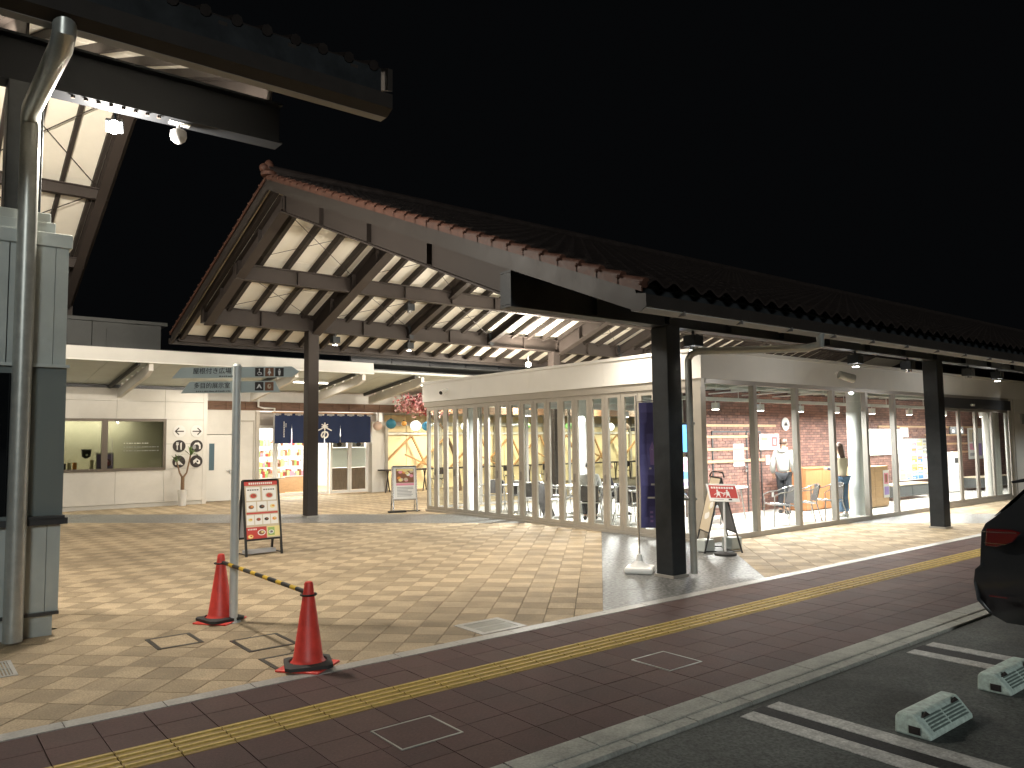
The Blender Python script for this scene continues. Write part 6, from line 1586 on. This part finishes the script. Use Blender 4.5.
fs += [tuple(range(n))[::-1], tuple(nlat * n + i for i in range(n))]
bmc.add(vs, fs); bd_ = part('body', bmc, M['carp'], car, smooth=True)
sbm = bd_.modifiers.new('b', 'BEVEL'); sbm.width = .03; sbm.segments = 3; sbm.limit_method = 'ANGLE'; sbm.angle_limit = R(30)
# side crease, window, lamp, spoiler, wheels
for (xs_, sg) in ((CX0, -1), (CX1, 1)):
    b = MB(); f_ = lambda z: 8.5 + sg * (cx_(1, z) + .006)
    pts = [(YR - .62, 1.03), (YR - .66, 1.30), (YR - .95, 1.37), (YR - 2.0, 1.36), (YR - 2.7, 1.04)]
    b.face([(f_(z), y, z) for y, z in pts][::sg]); part('side_window', b, M['carg'], car)
    b = MB(); b.tube([(f_(1.02), YR - .5, 1.015), (f_(1.02), YR - 2.8, 1.0)], .008, 6); part('window_trim', b, M['chrome'], car)
    b = MB(); b.prism([(YR - .185, .83), (YR - .20, .985), (YR - .40, .99), (YR - .47, .97), (YR - .40, .88), (YR - .28, .83)], 'x', f_(.9) - .012 * sg, f_(.9) + .014 * sg); tl = part('tail_lamp', b, M['lamp_red'], car, bevel=.01)
    b = MB(); b.bar((f_(.9) + .018 * sg, YR - .16, .955), (f_(.9) + .018 * sg, YR - .44, .965), .004, .006, (1, 0, 0)); b.bar((f_(.9) + .018 * sg, YR - .18, .86), (f_(.9) + .018 * sg, YR - .36, .86), .004, .006, (1, 0, 0)); part('lamp_bar', b, M['chrome'], tl)
    b = MB(); b.bar((f_(.4), YR - .2, .40), (f_(.4), YR - .34, .40), .01, .035, (1, 0, 0)); part('reflector', b, M['lamp_red'], car)
    b = MB(); b.bar((f_(.7) + .002 * sg, YR - .52, .66), (f_(.7) + .002 * sg, YR - .56, .98), .003, .006, (1, 0, 0)); part('panel_gap', b, M['rubber'], car)
    b = MB(); b.tube([(f_(.9), YR - .5, .93), (f_(.9), YR - 1.6, .90), (f_(.9), YR - 3.2, .84)], .012, 6); part('shoulder_line', b, M['carp'], car, smooth=True)
b = MB(); b.face([(7.86, YR - .19, 1.06), (9.14, YR - .19, 1.06), (9.05, YR - .46, 1.355), (7.95, YR - .46, 1.355)]); b.tf(Matrix.Translation((0, .02, .012))); part('rear_window', b, M['carg'], car)
b = MB(); b.prism([(YR - .34, 1.375), (YR - .33, 1.395), (YR - .62, 1.47), (YR - .62, 1.42)], 'x', 7.84, 9.16); part('spoiler', b, M['carp'], car, bevel=.006)
b = MB(); b.bar((8.0, YR + .006, .72), (9.0, YR + .006, .72), .012, .05); part('hatch_trim', b, M['chrome'], car)
for x in (7.66, 9.34):
    for y in (YR - .92, YR - 3.5):
        b = MB(); b.lathe([(.20, -.11), (.30, -.11), (.32, -.08), (.32, .08), (.30, .11), (.20, .11)], (0, 0, 0), 28); b.tf(Matrix.Translation((x, y, .31)) @ Matrix.Rotation(R(90), 4, 'Y')); wh = part('wheel', b, M['rubber'], car, smooth=True)
        b = MB()
        b.lathe([(.20, -.09), (.20, .09)], (0, 0, 0), 24)
        for k in range(5):
            a = 2 * math.pi * k / 5; b.bar((0, 0, 0), (.2 * math.cos(a), .2 * math.sin(a), 0), .16, .045, (0, 0, 1))
        b.tf(Matrix.Translation((x, y, .31)) @ Matrix.Rotation(R(90), 4, 'Y')); part('rim', b, M['alu'], wh)

# ================================================================== LAMPS (the light each fixture gives, plus added fill)
def lamp(kind, name, p, power, color=(1, .92, .8), size=.1, target=None, spot=120, blend=.6, sy=None):
    l = bpy.data.lights.new(name, kind); l.energy = power; l.color = color
    if kind == 'AREA':
        l.size = size
        if sy: l.shape = 'RECTANGLE'; l.size_y = sy
    else: l.shadow_soft_size = size
    if kind == 'SPOT': l.spot_size = R(spot); l.spot_blend = blend
    o = bpy.data.objects.new(name, l); COL.objects.link(o); o.location = p
    if target is not None: o.rotation_euler = (Vector(target) - Vector(p)).to_track_quat('-Z', 'Y').to_euler()
    return o
WARM, NEU, COOL = (1, .90, .76), (1, .975, .94), (.93, .97, 1)
K = 5.0
lamp('POINT', 'floodlight_glow', F1 + Vector((0, -.08, -.34)), 155 * K, (1, .92, .80), .15)
lamp('POINT', 'floodlight_glow', F2 + Vector((-.14, -.17, -.05)), 150 * K, (1, .89, .74), .15)
for (x, y, z, lab), on, pw in zip(DL, (1, 1, 1, 0, 0, 1, 1, 0), (40, 80, 60, 0, 0, 120, 80, 0)):
    if on: lamp('SPOT', 'downlight_beam', (x, y, z - .07), pw * K, WARM, .06, (x, y, 0), 155, .8)
downlight(-1.5, 14.0, 7.55, 'added box downlight, out of view under the tall left canopy ridge, filling the square')  # unseen downlight added to fill the dim left of the square
lamp('SPOT', 'downlight_beam', (-1.5, 14.0, 7.45), 1900, WARM, .12, (4.5, 15, 0), 120, .8)
for x in (8.7, 13.2, 19.6, 24.4): lamp('POINT', 'fascia_fill', (x, NV - .0, 2.98), 24, NEU, .05)  # added fill points, stand in for light bounced onto the fascia
# unseen downlights added on the near slope middle beam to light the square
for x in (7.4, 10.2, 14.5, 19.5):
    downlight(x, 9.6, 4.22, 'added unseen box downlight %s on the beam under the near roof slope' % {7.4: 'nearest the gable', 10.2: 'second from the gable', 14.5: 'third from the gable', 19.5: 'farthest from the gable'}[x])
    lamp('SPOT', 'downlight_beam', (x, 9.6, 4.12), 62 * K, WARM, .07, (x, 9.6, 0), 150, .8)
downlight(24.4, NV, 3.10, 'box downlight on the front beam beyond the automatic door')
lamp('SPOT', 'downlight_beam', (24.4, NV, 3.03), 900, NEU, .06, (25.2, 7.6, 0), 160, .6)
# unseen uplights added behind the beams and on the roof to brighten the soffits
def uplight(x, y, z, tgt, pw, lab, col=WARM, cone=0):
    t = thing('added_uplight', lab, 'lamp', (x, y, z), 'added unseen uplights for the soffits')
    b = MB(); b.box(x - .15, y - .05, z, x + .15, y + .05, z + .05); part('housing', b, M['steeld'], t)
    b = MB(); b.box(x - .14, y - .04, z + .051, x + .14, y + .04, z + .054); part('lens', b, M['tube'], t)
    if cone: lamp('SPOT', 'soffit_fill', (x, y, z + .07), pw, col, .08, tgt, cone, .7)
    else: lamp('AREA', 'soffit_fill', (x, y, z + .07), pw, col, .26, tgt, sy=.08)
for x, pw, nm in ((6.6, 560, 'first'), (9.4, 850, 'second')):
    uplight(x, NV + .20, 3.62, (x - .2, 16.2, 6.6), pw * 3.2, nm + ' added uplight from the gable, unseen behind the front canopy beam', cone=58)
for x, nm in ((12.6, 'first'), (15.4, 'second'), (18.4, 'third'), (21.6, 'fourth'), (25.0, 'fifth')):
    uplight(x, 11.5, 3.43, (x, 14.5, 6.2), 330, nm + ' added uplight from the corner, unseen on the flat pavilion roof')
uplight(.6, LB + .25, 5.75, (1.6, 19.5, 8.4), 8500, 'added unseen uplight behind the tall left canopy beam above the pillar', cone=62)
for x, y in pos:
    lamp('AREA', 'track_light_beam', (x, y, 2.40), (38 if y < 12 else 62) * K, NEU, .5, (x, y, 0))
for (x, y, z) in ((7.2, 22.0, 3.74), (7.6, 23.6, 3.56), (10.0, 22.6, 3.68), (14.3, 22.4, 3.73), (2.4, 22.6, 3.70)):
    lamp('AREA', 'linear_light_beam', (x, y, z), 7 * K, WARM, 1.16, (x, y, 0), sy=.08)
for (x, y, z, pw) in ((11.0, 27.2, 3.3, 70), (12.4, 29.6, 3.3, 70)):
    lamp('AREA', 'shop_ceiling_beam', (x, y, z), pw * K, (1, .97, .92), 1.5, (x, y, 0))
lamp('AREA', 'room_ceiling_beam', (4.0, 25.2, 2.7), 20 * K, (1, .95, .85), 3.0, (4.0, 25.3, 0), sy=.3)
for x in (16.5, 20.5, 24.5, 28.5):
    lamp('AREA', 'court_ceiling_beam', (x, 24.6, 3.4), 52 * K, (1, .91, .70), .8, (x, 25.6, 0))
